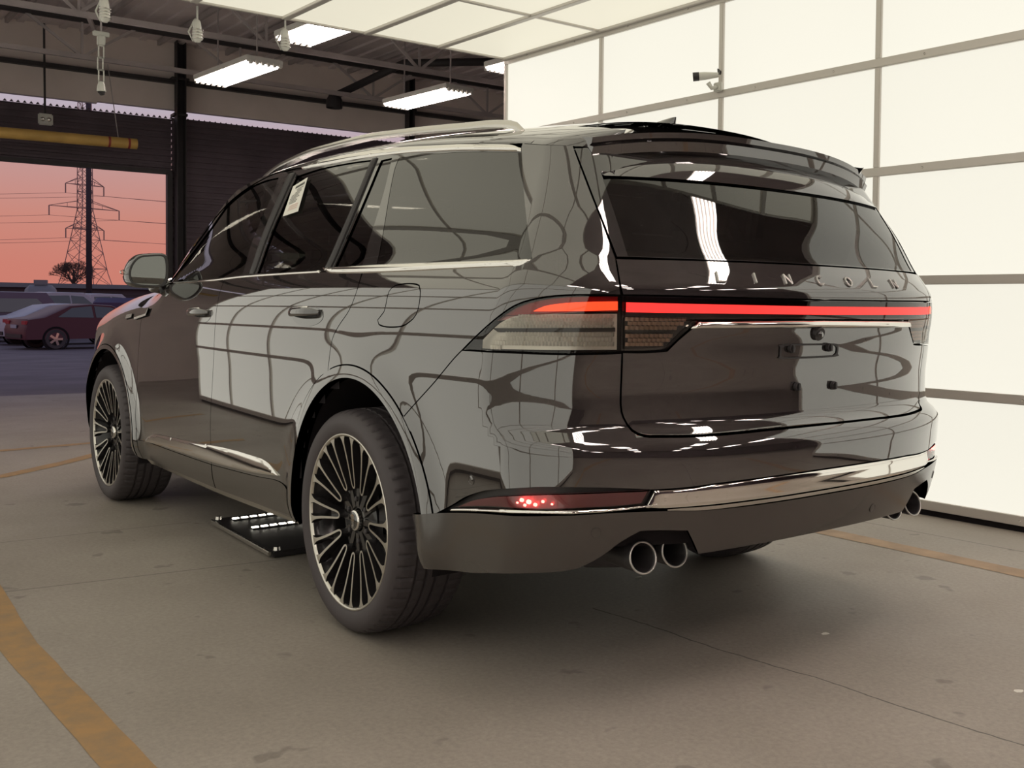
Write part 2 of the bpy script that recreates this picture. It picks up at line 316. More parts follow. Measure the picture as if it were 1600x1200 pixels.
OUT['license']=[(-1.3063,1.0044),(-1.3108,1.0159),(-1.327,1.0195),(-1.426,1.02),(-1.552,1.0181),(-1.579,1.0116),(-1.5821,0.9872),(-1.5704,0.9773),(-1.4374,0.9744),(-1.3198,0.9772)]
OUT['bolts']=[(-1.3507,1.0075),(-1.5307,1.0084),(-1.3923,0.8888),(-1.5734,0.8853)]
OUT['camera']=[(-1.4725,1.0511)]
OUT['handleF']=[(1.88,1.0269),(1.847,1.0796),(1.7154,1.0953),(1.6055,1.0769),(1.6055,1.0575),(1.7608,1.0436)]
OUT['handleR']=[(0.8062,1.0608),(0.7671,1.0829),(0.5828,1.097),(0.427,1.0966),(0.4721,1.0668),(0.7116,1.0554)]
OUT['sticker']=[(1.212,1.6113),(1.0961,1.6343),(1.0633,1.4922),(1.2104,1.4851)]
OUT['letters']=[(-1.0867,1.2162),(-1.2049,1.2139),(-1.3383,1.2137),(-1.4933,1.2117),(-1.638,1.2133),(-1.7742,1.2115),(-1.9034,1.2095)]
OUT['fender_badge']=[(3.0101,1.0521),(2.7575,1.0755),(2.6641,1.0831),(2.2594,1.118)]
SCN = -RR*PI/2
def curve(pts, step=.02, closed=True):
    """smooth through points, corners where the third item is 1"""
    P = [np.array(p[:2], float) for p in pts]; K = [len(p) > 2 for p in pts]; n = len(P); out = []
    rng = range(n) if closed else range(n-1)
    for i in rng:
        a, b = P[i], P[(i+1) % n]
        p0 = P[i-1] if (not K[i] and (closed or i > 0)) else 2*a-b
        p3 = P[(i+2) % n] if (not K[(i+1) % n] and (closed or i+2 < n)) else 2*b-a
        L = np.linalg.norm(b-a); k = max(1, int(L/step+.5))
        for j in range(k):
            t = j/k
            q = .5*((2*a)+(-p0+b)*t+(2*p0-5*a+4*b-p3)*t*t+(-p0+3*a-3*b+p3)*t**3)
            out.append(q)
    if not closed: out.append(P[-1])
    return np.array(out)
def arc(c, r, a0, a1, n=40):
    t = np.radians(np.linspace(a0, a1, n)); return [(c[0]-PX+r*np.cos(q), c[1]+r*np.sin(q)) for q in t]
def inpoly(P, poly):
    x, y = P[:, 0], P[:, 1]; r = np.zeros(len(P), bool); n = len(poly)
    for i in range(n):
        x1, y1 = poly[i]; x2, y2 = poly[(i+1) % n]
        if y1 == y2: continue
        c = ((y1 > y) != (y2 > y)) & (x < (x2-x1)*(y-y1)/(y2-y1)+x1); r ^= c
    return r
def edist(P, poly):
    d = np.full(len(P), 1e9)
    for i in range(len(poly)):
        a = poly[i]; b = poly[(i+1) % len(poly)]; ab = b-a; L = ab@ab
        if L < 1e-14: continue
        t = np.clip(((P-a)@ab)/L, 0, 1); d = np.minimum(d, np.hypot(*(P-a-t[:, None]*ab).T))
    return d
def shrink(poly, g):
    poly = np.array([p for i, p in enumerate(poly) if np.linalg.norm(p-poly[i-1]) > 1e-5])
    x, y = poly.T; ar = (x*np.roll(y, -1)-np.roll(x, -1)*y).sum()
    if ar < 0: poly = poly[::-1]
    if g == 0: return poly
    d = np.roll(poly, -1, 0)-poly; d /= np.linalg.norm(d, axis=1)[:, None]; nrm = np.c_[-d[:, 1], d[:, 0]]
    m = nrm+np.roll(nrm, 1, 0); l = np.linalg.norm(m, axis=1)[:, None]; m = m/np.maximum(l, .3); 
    return poly+m*g
def patch(name, outline, m, parent, off=0., gap=.002, flange=.012, h=.02, holes=(), pillow=0., pw=.01, tilt=0., side=1, raw=False, step=None, surf=S, **kw):
    step = step or h
    poly = np.array(outline, float)[:, :2] if raw else curve(outline, step)
    poly = shrink(poly, gap); HP = [shrink(curve(q, step), -gap)[::-1] for q in holes]
    lo, hi = poly.min(0), poly.max(0)
    gx, gy = np.meshgrid(np.arange(lo[0], hi[0], h), np.arange(lo[1], hi[1], h)); G = np.c_[gx.ravel(), gy.ravel()]
    G = G[inpoly(G, poly)]
    if len(G): G = G[edist(G, poly) > h*.45]
    for q in HP:
        G = G[~inpoly(G, q)]; G = G[edist(G, q) > h*.45]
    if pillow:                                     # rows of points close to the edge
        for f in (.12, .35, .7):
            r = shrink(poly, pw*f)
            r = r[edist(r, poly) > pw*f*.8]; r = r[inpoly(r, poly)]; G = G[edist(G, r) > h*.3] if len(G) and len(r) else G; G = np.r_[G, r]
    V = list(map(tuple, poly)); E = [(i, (i+1) % len(poly)) for i in range(len(poly))]; loops = [list(range(len(poly)))]
    for q in HP:
        n0 = len(V); V += list(map(tuple, q)); E += [(n0+i, n0+(i+1) % len(q)) for i in range(len(q))]; loops.append(list(range(n0, n0+len(q))))
    V += list(map(tuple, G))
    vv, ee, ff, ov, _, _ = delaunay_2d_cdt([Vector(v) for v in V], E, [], 0, 1e-6)
    vv = np.array([tuple(v) for v in vv]); ff = [tuple(f) for f in ff]
    cen = np.array([vv[list(f)].mean(0) for f in ff]); ok = inpoly(cen, poly)
    for q in HP: ok &= ~inpoly(cen, q)
    ff = [f for f, k in zip(ff, ok) if k]
    s_, z_ = vv[:, 0], vv[:, 1]
    P0 = surf(s_, z_); Nn = N(P0) if surf is S else None
    if Nn is None:
        e = .002; a = surf(s_+e, z_)-P0; b = surf(s_, z_+e)-P0; Nn = np.cross(a, b); Nn /= np.linalg.norm(Nn, axis=1)[:, None]+1e-12
        if Nn[:, 0].mean()*0+ (Nn@np.array([0, 0, 1.])).mean() < 0: Nn = -Nn
    o_ = np.full(len(vv), float(off))
    if pillow:
        d = edist(vv, poly); q = 1-np.clip(d/pw, 0, 1); o_ = off+pillow*np.sqrt(np.clip(1-q*q, 0, 1))
    o_ = o_+tilt*(z_.mean()-z_)
    PT = P0+Nn*o_[:, None]
    # boundary edges -> inward flange
    cnt = {}
    for f in ff:
        for i in range(3):
            a, b = f[i], f[(i+1) % 3]; cnt[(a, b)] = cnt.get((a, b), 0)+1
    bd = [(a, b) for (a, b) in cnt if (b, a) not in cnt]
    nv = len(vv); Vo = [p for p in PT]; NO = [n for n in Nn]; F2 = []
    if flange:
        for a, b in bd:
            i = len(Vo); Vo += [PT[a], PT[b], P0[b]+Nn[b]*(off-flange), P0[a]+Nn[a]*(off-flange)]
            fn = np.cross(PT[b]-PT[a], -Nn[a]); fn /= np.linalg.norm(fn)+1e-9; NO += [fn]*4; F2.append((i, i+1, i+2, i+3))
    Vo = np.array(Vo); NO = np.array(NO); F = [tuple(f) for f in ff]+F2
    # orientation
    a, b, c = Vo[[f[0] for f in ff]], Vo[[f[1] for f in ff]], Vo[[f[2] for f in ff]]
    if (np.einsum('ij,ij->i', np.cross(b-a, c-a), Nn[[f[0] for f in ff]])).mean() < 0: F = [f[::-1] for f in F]
    if side < 0:
        Vo = Vo*np.array([1, -1, 1]); NO = NO*np.array([1, -1, 1]); F = [f[::-1] for f in F]
    me = mesh(name, Vo, F, True)
    if not pillow: me.normals_split_custom_set_from_vertices([tuple(n) for n in NO])
    return link(name, me, m, parent, **kw)
def both(name, outline, m, parent, **kw):
    a = patch(name, outline, m, parent, **kw); kw.pop('label', None)
    b = patch(name, outline, m, parent, side=-1, **kw); return a, b
def mirr(pts):
    """left half outline -> whole outline across the rear centre line"""
    return list(pts)+[(2*SCN-p[0],)+tuple(p[1:]) for p in reversed(pts)]

# =================================================================== THE SETTING
BW = -2.361; BA = .02267; BX = .2708; PW, PH = 1.217, .616; Z0 = .059     # light tunnel grid
booth = empty('booth_origin', (BX, BW, 0), BA)   # helper frame, removed at the end
BM = Matrix.Translation((BX, BW, 0)) @ Matrix.Rotation(BA, 4, 'Z')
bpy.data.objects.remove(booth)
def mfloor():
    m = mat('concrete_floor', (.2, .18, .15), .5); n = m.node_tree; b = n.nodes['Principled BSDF']; L = n.links
    t = n.nodes.new('ShaderNodeTexCoord'); sp = n.nodes.new('ShaderNodeSeparateXYZ'); L.new(t.outputs['Object'], sp.inputs[0])
    def nz(sc, det=5, rough=.55, vec=None):
        q = n.nodes.new('ShaderNodeTexNoise'); q.inputs['Scale'].default_value = sc; q.inputs['Detail'].default_value = det; q.inputs['Roughness'].default_value = rough; L.new(vec or t.outputs['Object'], q.inputs['Vector']); return q
    def mth(op, a, c=None, d=None):
        q = n.nodes.new('ShaderNodeMath'); q.operation = op
        for i, k in enumerate((a, c, d)):
            if k is None: continue
            if isinstance(k, (int, float)): q.inputs[i].default_value = k
            else: L.new(k, q.inputs[i])
        return q.outputs[0]
    def mixc(f, a, c):
        q = n.nodes.new('ShaderNodeMix'); q.data_type = 'RGBA'
        L.new(f, q.inputs[0])
        for i, k in ((6, a), (7, c)):
            if isinstance(k, tuple): q.inputs[i].default_value = (*k, 1)
            else: L.new(k, q.inputs[i])
        return q.outputs[2]
    r = n.nodes.new('ShaderNodeValToRGB'); r.color_ramp.elements[0].position = .28; r.color_ramp.elements[1].position = .72
    r.color_ramp.elements[0].color = (.262, .229, .196, 1); r.color_ramp.elements[1].color = (.385, .346, .302, 1)
    L.new(nz(.7, 8, .6).outputs[0], r.inputs[0]); col = r.outputs[0]
    fine = nz(60, 4, .7); rr = n.nodes.new('ShaderNodeMapRange'); rr.inputs['From Min'].default_value = .3; rr.inputs['From Max'].default_value = .7; rr.inputs['To Min'].default_value = .86; rr.inputs['To Max'].default_value = 1.12; L.new(fine.outputs[0], rr.inputs[0])
    vm = n.nodes.new('ShaderNodeVectorMath'); vm.operation = 'SCALE'; L.new(col, vm.inputs[0]); L.new(rr.outputs[0], vm.inputs['Scale']); col = vm.outputs[0]
    # small dark oil spots
    sp1 = nz(5.5, 3, .5); k = n.nodes.new('ShaderNodeMapRange'); k.inputs['From Min'].default_value = .665; k.inputs['From Max'].default_value = .70; k.inputs['To Max'].default_value = .38; L.new(sp1.outputs[0], k.inputs[0]); col = mixc(k.outputs[0], col, (.07, .06, .055))
    # worn path between the wheels
    # control joints and the wandering crack
    wob = nz(1.8, 5, .6); w2 = mth('MULTIPLY', mth('SUBTRACT', wob.outputs[0], .5), .10)
    def line(coord, at, wd, lo=None, hi=None, lc=None, amt=.55):
        nonlocal col
        d = mth('ABSOLUTE', mth('SUBTRACT', coord, at)); f = mth('LESS_THAN', d, wd)
        if lo is not None: f = mth('MULTIPLY', f, mth('GREATER_THAN', lc, lo))
        if hi is not None: f = mth('MULTIPLY', f, mth('LESS_THAN', lc, hi))
        f = mth('MULTIPLY', f, amt); col = mixc(f, col, (.05, .044, .04))
    X, Y = sp.outputs[0], sp.outputs[1]
    xs = mth('SUBTRACT', X, mth('MULTIPLY', Y, .155))
    line(xs, 1.005, .005, .75, None, Y); line(mth('SUBTRACT', X, mth('MULTIPLY', Y, .08)), 2.085, .005, .8, None, Y, .45)
    yc = mth('ADD', mth('SUBTRACT', Y, mth('MULTIPLY', X, .0715)), w2)
    line(yc, .167, .0035, None, -.3, X, .75)
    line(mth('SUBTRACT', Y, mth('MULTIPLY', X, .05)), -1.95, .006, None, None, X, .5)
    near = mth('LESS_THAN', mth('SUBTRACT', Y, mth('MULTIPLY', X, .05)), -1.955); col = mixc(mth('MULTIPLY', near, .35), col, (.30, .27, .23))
    L.new(col, b.inputs['Base Color'])
    b.inputs['Specular IOR Level'].default_value = .35
    rg = n.nodes.new('ShaderNodeMapRange'); rg.inputs['To Min'].default_value = .42; rg.inputs['To Max'].default_value = .7; L.new(nz(2.2, 5).outputs[0], rg.inputs[0]); L.new(rg.outputs[0], b.inputs['Roughness'])
    bp = n.nodes.new('ShaderNodeBump'); bp.inputs['Strength'].default_value = .12; bp.inputs['Distance'].default_value = .004; L.new(fine.outputs[0], bp.inputs['Height']); L.new(bp.outputs[0], b.inputs['Normal'])
    return m
M['floor'] = mfloor()
FX = lambda y: 10.5+.08*(y-.25)                       # far wall line
MB().add([(-12, -11, 0), (FX(-11), -11, 0), (FX(11), 11, 0), (-12, 11, 0), (-12, -11, -.3), (FX(-11), -11, -.3), (FX(11), 11, -.3), (-12, 11, -.3)],
         [(0, 1, 2, 3), (7, 6, 5, 4), (0, 4, 5, 1), (1, 5, 6, 2), (2, 6, 7, 3), (3, 7, 4, 0)]).build('floor', M['floor'], kind='structure')
# outdoor asphalt, falling away from the building
gx = [0, 6, 14, 22, 60, 400]; gz = [-.02, -.12, -.36, -.45, -.5, -1.2]
P = [[(FX(y*1.0) + x if k == 0 else 10.5+x, y, gz[k]) for y in (-300, -60, -11, -5, 0, 5, 11, 60, 300)] for k, x in enumerate(gx)]
P[0] = [(FX(max(-11, min(11, y)))+.0, y, -.02) for y in (-300, -60, -11, -5, 0, 5, 11, 60, 300)]
P.append([(410, y, -8) for y in (-300, -60, -11, -5, 0, 5, 11, 60, 300)])
mb = MB().grid(P); mb.build('ground', M['asphalt'], kind='structure')

# ---- light tunnel: walls of backlit panels in aluminium rails
def tunnel_wall(name, mtx, i0, i1, sgn, rows=5):
    root = empty(name, (0, 0, 0), kind='structure')
    pm = None; th = .03
    for i in range(i0, i1):
        for j in range(rows):
            d = (PW-.036, .012, PH-.05)
            if pm is None:
                o = MB().box((0, 0, 0), d).build('panel', M['panel'], root); pm = o.data
            else: o = link('panel', pm, None, root)
            o.matrix_world = mtx @ Matrix.Translation((i*PW+PW/2, -sgn*.012, Z0+j*PH+PH/2))
    rail = None
    for j in range(rows+1):
        o = MB().box((0, 0, 0), ((i1-i0)*PW+.036, .03, .05)).build('rail', M['alu'], root, bevel=.003)
        o.matrix_world = mtx @ Matrix.Translation(((i0+i1)/2*PW, 0, Z0+j*PH))
        s = MB()
        for i in range(i0, i1):
            for q in (.25, .75): s.lathe([(0, .0001), (.004, .006), (0, .009)], 8, 'y', ((i+q)*PW, -.002+sgn*.015, Z0+j*PH))
        o = s.build('screw', M['satinchrome'], root); o.matrix_world = mtx; o['kind'] = 'stuff'
    for i in range(i0, i1+1):
        for j in range(rows):
            o = MB().box((0, 0, 0), (.036, .026, PH-.05)).build('post', M['alu'], root, bevel=.003)
            o.matrix_world = mtx @ Matrix.Translation((i*PW, 0, Z0+j*PH+PH/2))
    b = MB().box((0, 0, 0), ((i1-i0)*PW, .16, rows*PH)).build('light_box', M['deep'], root); b.matrix_world = mtx @ Matrix.Translation(((i0+i1)/2*PW, -sgn*.12, Z0+rows*PH/2))
    b = MB().box((0, 0, 0), ((i1-i0)*PW, .05, .034)).build('base_channel', M['deep'], root); b.matrix_world = mtx @ Matrix.Translation(((i0+i1)/2*PW, -sgn*.03, .017))
    return root
I_R = (-3, 3); I_L = (-3, 6)
tunnel_wall('wall_right', BM, I_R[0], I_R[1], 1)
LW = 5.02                                             # lateral distance between the two panel walls
BML = BM @ Matrix.Translation((0, LW, 0))
tunnel_wall('wall_left', BML, I_L[0], I_L[1], -1)
CZ = Z0+5*PH+.02; CT = math.radians(-1.0)              # the panel ceiling dips a little towards the left
BMC = BM @ Matrix.Translation((0, .01, CZ)) @ Matrix.Rotation(CT, 4, 'X')
root = empty('ceiling_panels', kind='structure'); root.name = 'ceiling_tunnel'
C0 = -1; NC = 8; CW = LW/NC; pm = None
for i in [-1.5]+list(range(C0, 3)):
    for j in range(NC):
        if i == -1.5:
            o = MB().box((0, 0, 0), (PW/2-.03, CW-.05, .01)).build('panel', M['cpanel'], root); o.matrix_world = BMC @ Matrix.Translation((-1.25*PW, j*CW+CW/2, .01)); continue
        if pm is None: o = MB().box((0, 0, 0), (PW-.03, CW-.05, .01)).build('panel', M['cpanel'], root); pm = o.data
        else: o = link('panel', pm, None, root)
        o.matrix_world = BMC @ Matrix.Translation((i*PW+PW/2, j*CW+CW/2, .01))
for j in range(NC+1):
    o = MB().box((0, 0, 0), ((3-C0+.5)*PW, .05 if j else .07, .03)).build('rail', M['alu'], root, bevel=.003); o.matrix_world = BMC @ Matrix.Translation(((2.5+C0)/2*PW, j*CW, 0))
for i in [-1.5]+list(range(C0, 4)):
    o = MB().box((0, 0, 0), (.03, LW, .022)).build('cross_rail', M['alu'], root, bevel=.003); o.matrix_world = BMC @ Matrix.Translation((i*PW, LW/2, .002))
o = MB().box((0, 0, 0), ((3-C0+.5)*PW, LW, .14)).build('light_box', M['deep'], root); o.matrix_world = BMC @ Matrix.Translation(((2.5+C0)/2*PW, LW/2, .11))

# ---- the hall beyond
HZ = 4.35
MB().box((-.75, 0, HZ+.1), (22.7, 22, .2)).build('ceiling', M['deck'], kind='structure')
MB().box((-.75, -11.1, HZ/2), (22.7, .2, HZ)).build('wall_right_far', M['hallwall'], kind='structure')
MB().box((-.75, 11.1, HZ/2), (22.7, .2, HZ)).build('wall_left_far', M['hallwall'], kind='structure')
MB().box((-12.1, 0, HZ/2), (.2, 22.4, HZ)).build('wall_back', M['hallwall'], kind='structure')
# corrugated roof deck ribs running away from the camera
def far(y, dx=0): return FX(y)+dx
fa = math.atan(.08)
FMX = Matrix.Translation((10.5, .25, 0)) @ Matrix.Rotation(-fa, 4, 'Z')    # local: x outwards, y along wall
def fl(o): o.matrix_world = FMX; return o
def ribbed(y0, y1, z0, z1, p=.075, d=.014):
    V = []; F = []; z = z0; k = 0; zs = []
    while z < z1-1e-6:
        for a, b in ((0, 0), (.45, 0), (.55, d), (.95, d)): 
            if z+a*p <= z1: zs.append((z+a*p, b))
        z += p
    zs.append((z1, 0))
    P = [[(-b, y, zz) for y in (y0, y1)] for zz, b in zs]
    return MB().grid(P)
wf = empty('wall_front', kind='structure'); 
fl(ribbed(-11.5, -1.83, 0, 3.42).build('cladding', M['clad'], wf))
fl(ribbed(-1.83, 1.15, 2.745, 3.40).build('cladding', M['clad'], wf))
fl(MB().box((-.01, 6.2, 1.70), (.04, 10.1, 3.40)).build('reflection_infill', M['header'], wf))  # unseen infill: shuts out the sunset, pale to lighten the front wing's reflection
fl(MB().box((.05, -6.3, 3.95), (.1, 10.6, .86)).build('fascia', M['header'], wf)); fl(MB().box((.05, 5.1, 3.94), (.1, 12.2, .88)).build('fascia', M['header'], wf))
fl(MB().box((-.04, 0, 3.86), (.10, 22, .05)).build('ledge', M['steel'], wf))
# toothed top edge of the cladding against the daylight gap
tb = MB()
for k in range(170):
    y = 2.0-k*.066; tb.add([(-.01, y-.02, 3.405), (-.01, y+.02, 3.405), (-.01, y, 3.432), (.01, y-.02, 3.405), (.01, y+.02, 3.405), (.01, y, 3.432)], [(0, 1, 2), (5, 4, 3), (0, 2, 5, 3), (1, 4, 5, 2)])
o = fl(tb.build('cladding_edge', M['clad'], wf)); o['kind'] = 'stuff'
def column(y, w=.1, full=True):
    r = empty('steel_column'); b = MB().box((-.10, y, 2.17), (.012, w, 4.34)).box((-.17, y-w/2, 2.17), (.14, .01, 4.34)).box((-.17, y+w/2, 2.17), (.14, .01, 4.34))
    b.box((-.10, y, 3.44), (.2, w+.06, .03)).box((-.10, y, 3.88), (.2, w+.10, .03))
    o = fl(b.build('shaft', M['steel'], r)); b2 = fl(MB().box((-.12, y, .01), (.25, .22, .02)).build('base_plate', M['steel'], r)); return r
r = column(-1.90, .10); tag(r, 'dark steel column at the right jamb of the far doorway', 'column', 'columns of the far wall')
r = column(-4.95, .08); tag(r, 'dark steel column of the far wall, seen just above the car roof', 'column', 'columns of the far wall')
fl(MB().box((-.02, -1.80, 1.37), (.10, .06, 2.74)).build('door_1', M['steel'], kind='structure'))
fl(MB().box((-.02, -.34, 2.73), (.08, 2.98, .05)).build('trim_1', M['steel'], kind='structure'))

b = MB()
for k in range(100):
    b.box((4.6, -10.7+k*.215, HZ-.012), (12.6 if abs(-10.7+k*.215) < 20 else 1, .075, .03))
o = b.build('ceiling_deck_ribs', M['deck'], kind='structure')
# open-web roof trusses across the hall
def truss(x, zb, zt, lab, n=13, ph=0.):
    r = empty('roof_truss', (x, 0, 0), -fa*.6)
    for nm, z, w in (('bottom_chord', zb, .05), ('top_chord', zt, .06)):
        MB().bar((0, -10.8, z), (0, 10.8, z), w, w).build(nm, M['truss'] if nm[0] == 'b' else M['steel'], r)
    L = 21.6/n
    for k in range(n):
        y = -10.8+k*L+ph
        if y+L > 10.8: continue
        MB().bar((0, y, zt), (0, y+L*.33, zb), .028).build('web', M['truss'], r); MB().bar((0, y+L*.66, zt), (0, y+L*.33, zb), .028).build('web', M['truss'], r); MB().bar((0, y+L*.33, zt), (0, y+L*.33, zb), .022).build('web', M['truss'], r)
    tag(r, lab, 'truss', 'roof trusses'); return r
truss(9.1, 3.74, 4.14, 'grey open-web roof truss furthest from the car, nearest the far wall')
truss(7.0, 3.68, 4.16, 'grey open-web roof truss over the middle row of lights', ph=.5)
truss(4.9, 3.80, 4.2, 'grey open-web roof truss nearest the lit tunnel edge', ph=.2)
for k in range(15):
    y = -8.6+k*.8
    MB().bar((2.6, y, 4.30), (FX(y)-.1, y, 4.30), .035, .06).build('trim_2', M['truss'], kind='structure')
b = MB().bar((8.9, 2.2, 4.02), (5.2, -.5, 4.02), .05).bar((6.0, .6, 3.95), (8.4, -.25, 3.86), .035); tag(b.build('brace_pipe', M['truss']), 'grey diagonal pipe braced under the roof trusses at upper left', 'pipe')
b = MB().tube([(9.2, -3.2, 3.75), (8.3, -3.7, 4.1), (7.2, -5.0, 4.15)], .05, 8).lathe([(3.60, .10), (3.70, .10), (3.78, .06)], 12, 'z', (9.2, -3.2, 0)); tag(b.build('roof_duct', M['steel'], smooth=True), 'dark pipe with a bell end below the roof between the two lights', 'pipe')

# fluorescent fixtures
def fixture(x, y, z, rz, lab):
    r = empty('fluorescent_light', (x, y, z), rz)
    MB().box((0, 0, .035), (1.25, .36, .05)).build('housing', M['fixture'], r, bevel=.008)
    for e in (-1, 1):
        eb = MB().box((e*.618, 0, .012), (.02, .34, .03))
        for k in range(6): eb.box((e*.63, -.14+k*.056, -.004), (.035, .026, .034))
        eb.build('end_cap', M['fixture'], r)
    for e in (-1, 1): MB().bar((e*.45, 0, .05), (e*.45, 0, HZ-z), .012).build('hanger', M['truss'], r)
    for k in range(6):
        MB().tube([(-.6, -.14+k*.056, -.005), (.6, -.14+k*.056, -.005)], .012, 8).build('tube', M['tube'], r, smooth=True)
    tag(r, lab, 'ceiling light', 'fluorescent lights'); return r
fixture(6.95, -1.16, 3.35, .06, 'six-tube fluorescent light hanging left of the car roof, nearer the doorway')
fixture(6.72, -3.12, 3.35, .06, 'six-tube fluorescent light hanging just above the car roof line')
fixture(4.72, -1.10, 3.35, .06, 'six-tube fluorescent light half hidden by the edge of the lit ceiling')
fixture(4.42, -2.98, 3.35, .06, 'six-tube fluorescent light peeping out beside the end of the lit wall')
for x, wx in ((-2.27, 'nearest'), (-4.6, 'second'), (-6.95, 'third'), (-9.3, 'farthest')):
    for y, wy in ((2.80, 'leftmost'), (.82, 'second'), (-1.16, 'third'), (-3.12, 'rightmost')):
        fixture(x, y, 3.35, 0, 'six-tube fluorescent light of the rear hall, %s row, %s one' % (wx, wy))

for (x, y, lab) in ((9.0, 6.0, 'added fluorescent fill light left of the clearance bar, outside the picture'), (9.0, -7.5, 'added fluorescent fill light in the far right corner, hidden behind the lit wall'), (-4.6, 6.0, 'added fluorescent fill light of the left aisle behind the camera'), (-4.6, -6.0, 'added fluorescent fill light of the right aisle behind the lit wall'), (6.9, 5.4, 'added fluorescent fill light just outside the left edge of the picture')):
    fixture(x, y, 3.35, 0, lab)  # extra out-of-view fixtures, added to brighten the hall
# clearance bar
r = empty('clearance_bar', (0, 0, 0)); 
MB().tube([(9.95, 3.2, 2.90), (9.80, -1.02, 2.966)], .062, 20).build('pipe', M['yellow'], r, smooth=False, angle=40)
for y in (-.72, -.93): 
    x = 9.8+(y+1.02)*.0355; z = 2.966-(y+1.02)*.0156
    MB().tube([(x, y-.012, z), (x, y+.012, z)], .0635, 20).build('red_band', M['red_tape'], r, angle=40)
for y in (-.83, 2.6): MB().tube([(9.82, y, 2.99), (9.80, y+.12, 3.85)], .005, 5).build('chain', M['truss'], r)
tag(r, 'yellow clearance bar with red bands hanging in the far doorway', 'clearance bar')

# things hanging at the edge of the lit ceiling
def plug(x, y, z, h, lab):
    r = empty('hanging_plug', (x, y, z))
    b = MB().tube([(0, 0, 3.125-z), (0, 0, h*.2)], .007, 8).tube([(0, 0, h*.5), (0, .005, h*.4), (0, 0, h*.05)], [.02, .028, .03], 10); b.build('body', M['white'], r, angle=35)
    MB().tube([(0, 0, h*.05), (0, 0, -h*.35), (0, 0, -h*.5)], [.03, .033, .016], 10).build('socket', M['white'], r, angle=35)
    V = MB()
    for k in range(4): V.lathe([(-h*.35+k*h*.13, .034), (-h*.33+k*h*.13, .039), (-h*.31+k*h*.13, .034)], 14, 'z')
    V.build('collar', M['satinchrome'], r, smooth=True)
    MB().tube([(.02, .02, h*.4), (.055, .04, 0), (.02, .02, -h*.45)], .006, 6).build('latch', M['white'], r, smooth=True)
    tag(r, lab, 'power plug', 'white plugs at the lit ceiling edge')
plug(3.93, .76, 2.965, .15, 'leftmost white hanging plug, by the top edge of the picture')
plug(4.0, .17, 2.955, .15, 'white hanging plug in the middle of the three along the lit ceiling edge')
plug(3.93, -.41, 2.985, .15, 'white hanging plug beside the half hidden fluorescent light')
r = empty('hanging_chain', (4.5, .644, 0)); z = 2.96
MB().box((0, 0, 2.945), (.04, .10, .03)).box((0, 0, 2.90), (.05, .045, .06)).build('bracket', M['white'], r, bevel=.004)
for k in range(3):
    zt = 2.865-k*.083; b = MB(); yy = .006*(k % 2)
    for e in (-1, 1): b.bar((0, e*.016+yy, zt), (0, e*.016+yy, zt-.08), .007)
    b.bar((0, -.019+yy, zt), (0, .019+yy, zt), .007).bar((0, -.019+yy, zt-.08), (0, .019+yy, zt-.08), .007); b.build('link', M['white'], r)
MB().tube([(0, 0, 2.62), (0, 0, 2.59), (0, 0, 2.555)], [.016, .026, .030], 12).build('bell', M['white'], r, angle=30); MB().tube([(0, 0, 2.557), (.01, -.01, 2.535)], [.024, .015], 10).build('lens', M['steel'], r)
MB().tube([(0, 0, 2.95), (0, 0, HZ)], .006, 6).build('rod', M['truss'], r)
tag(r, 'white chain of open links with a small lamp head hanging at upper left', 'chain')
r = empty('wall_sensor', (10.1, -.13, 3.18)); MB().box((0, 0, 0), (.05, .15, .13)).build('case', M['white'], r, bevel=.012)
for e in (-1, 1): MB().lathe([(-.03, .0001), (-.035, .02), (-.02, .026)], 12, 'x', (-.0, e*.032, 0)).build('lens', M['satinchrome'], r, smooth=True)
MB().bar((.02, 0, .05), (.05, 0, 1.1), .02).build('bracket', M['steel'], r)
tag(r, 'small white sensor box hanging over the far doorway', 'sensor')

# camera on the wall post
r = empty('wall_camera', (0, 0, 0)); r.matrix_world = BM @ Matrix.Translation((PW, .02, 2.62))
MB().box((0, .012, -.055), (.07, .024, .06)).build('mount', M['white'], r, bevel=.006)
MB().tube([(0, .02, -.055), (.02, .05, -.065), (.035, .07, -.03)], [.014, .014, .016], 10).build('arm', M['white'], r, smooth=True)
MB().tube([(-.02, .03, .018), (.045, .09, .012), (.075, .12, .008)], [.016, .026, .027], 16).build('body', M['white'], r, angle=40)
MB().tube([(.072, .117, .0085), (.10, .145, .005)], [.0285, .029], 16).build('lens_hood', M['satin'], r, angle=40)
MB().tube([(-.02, .03, .02), (-.015, .03, .055), (-.005, .0, .05), (0, -.01, .03)], .006, 6).build('cable', M['satin'], r, smooth=True)
tag(r, 'small white security camera on the post of the lit right wall', 'camera')

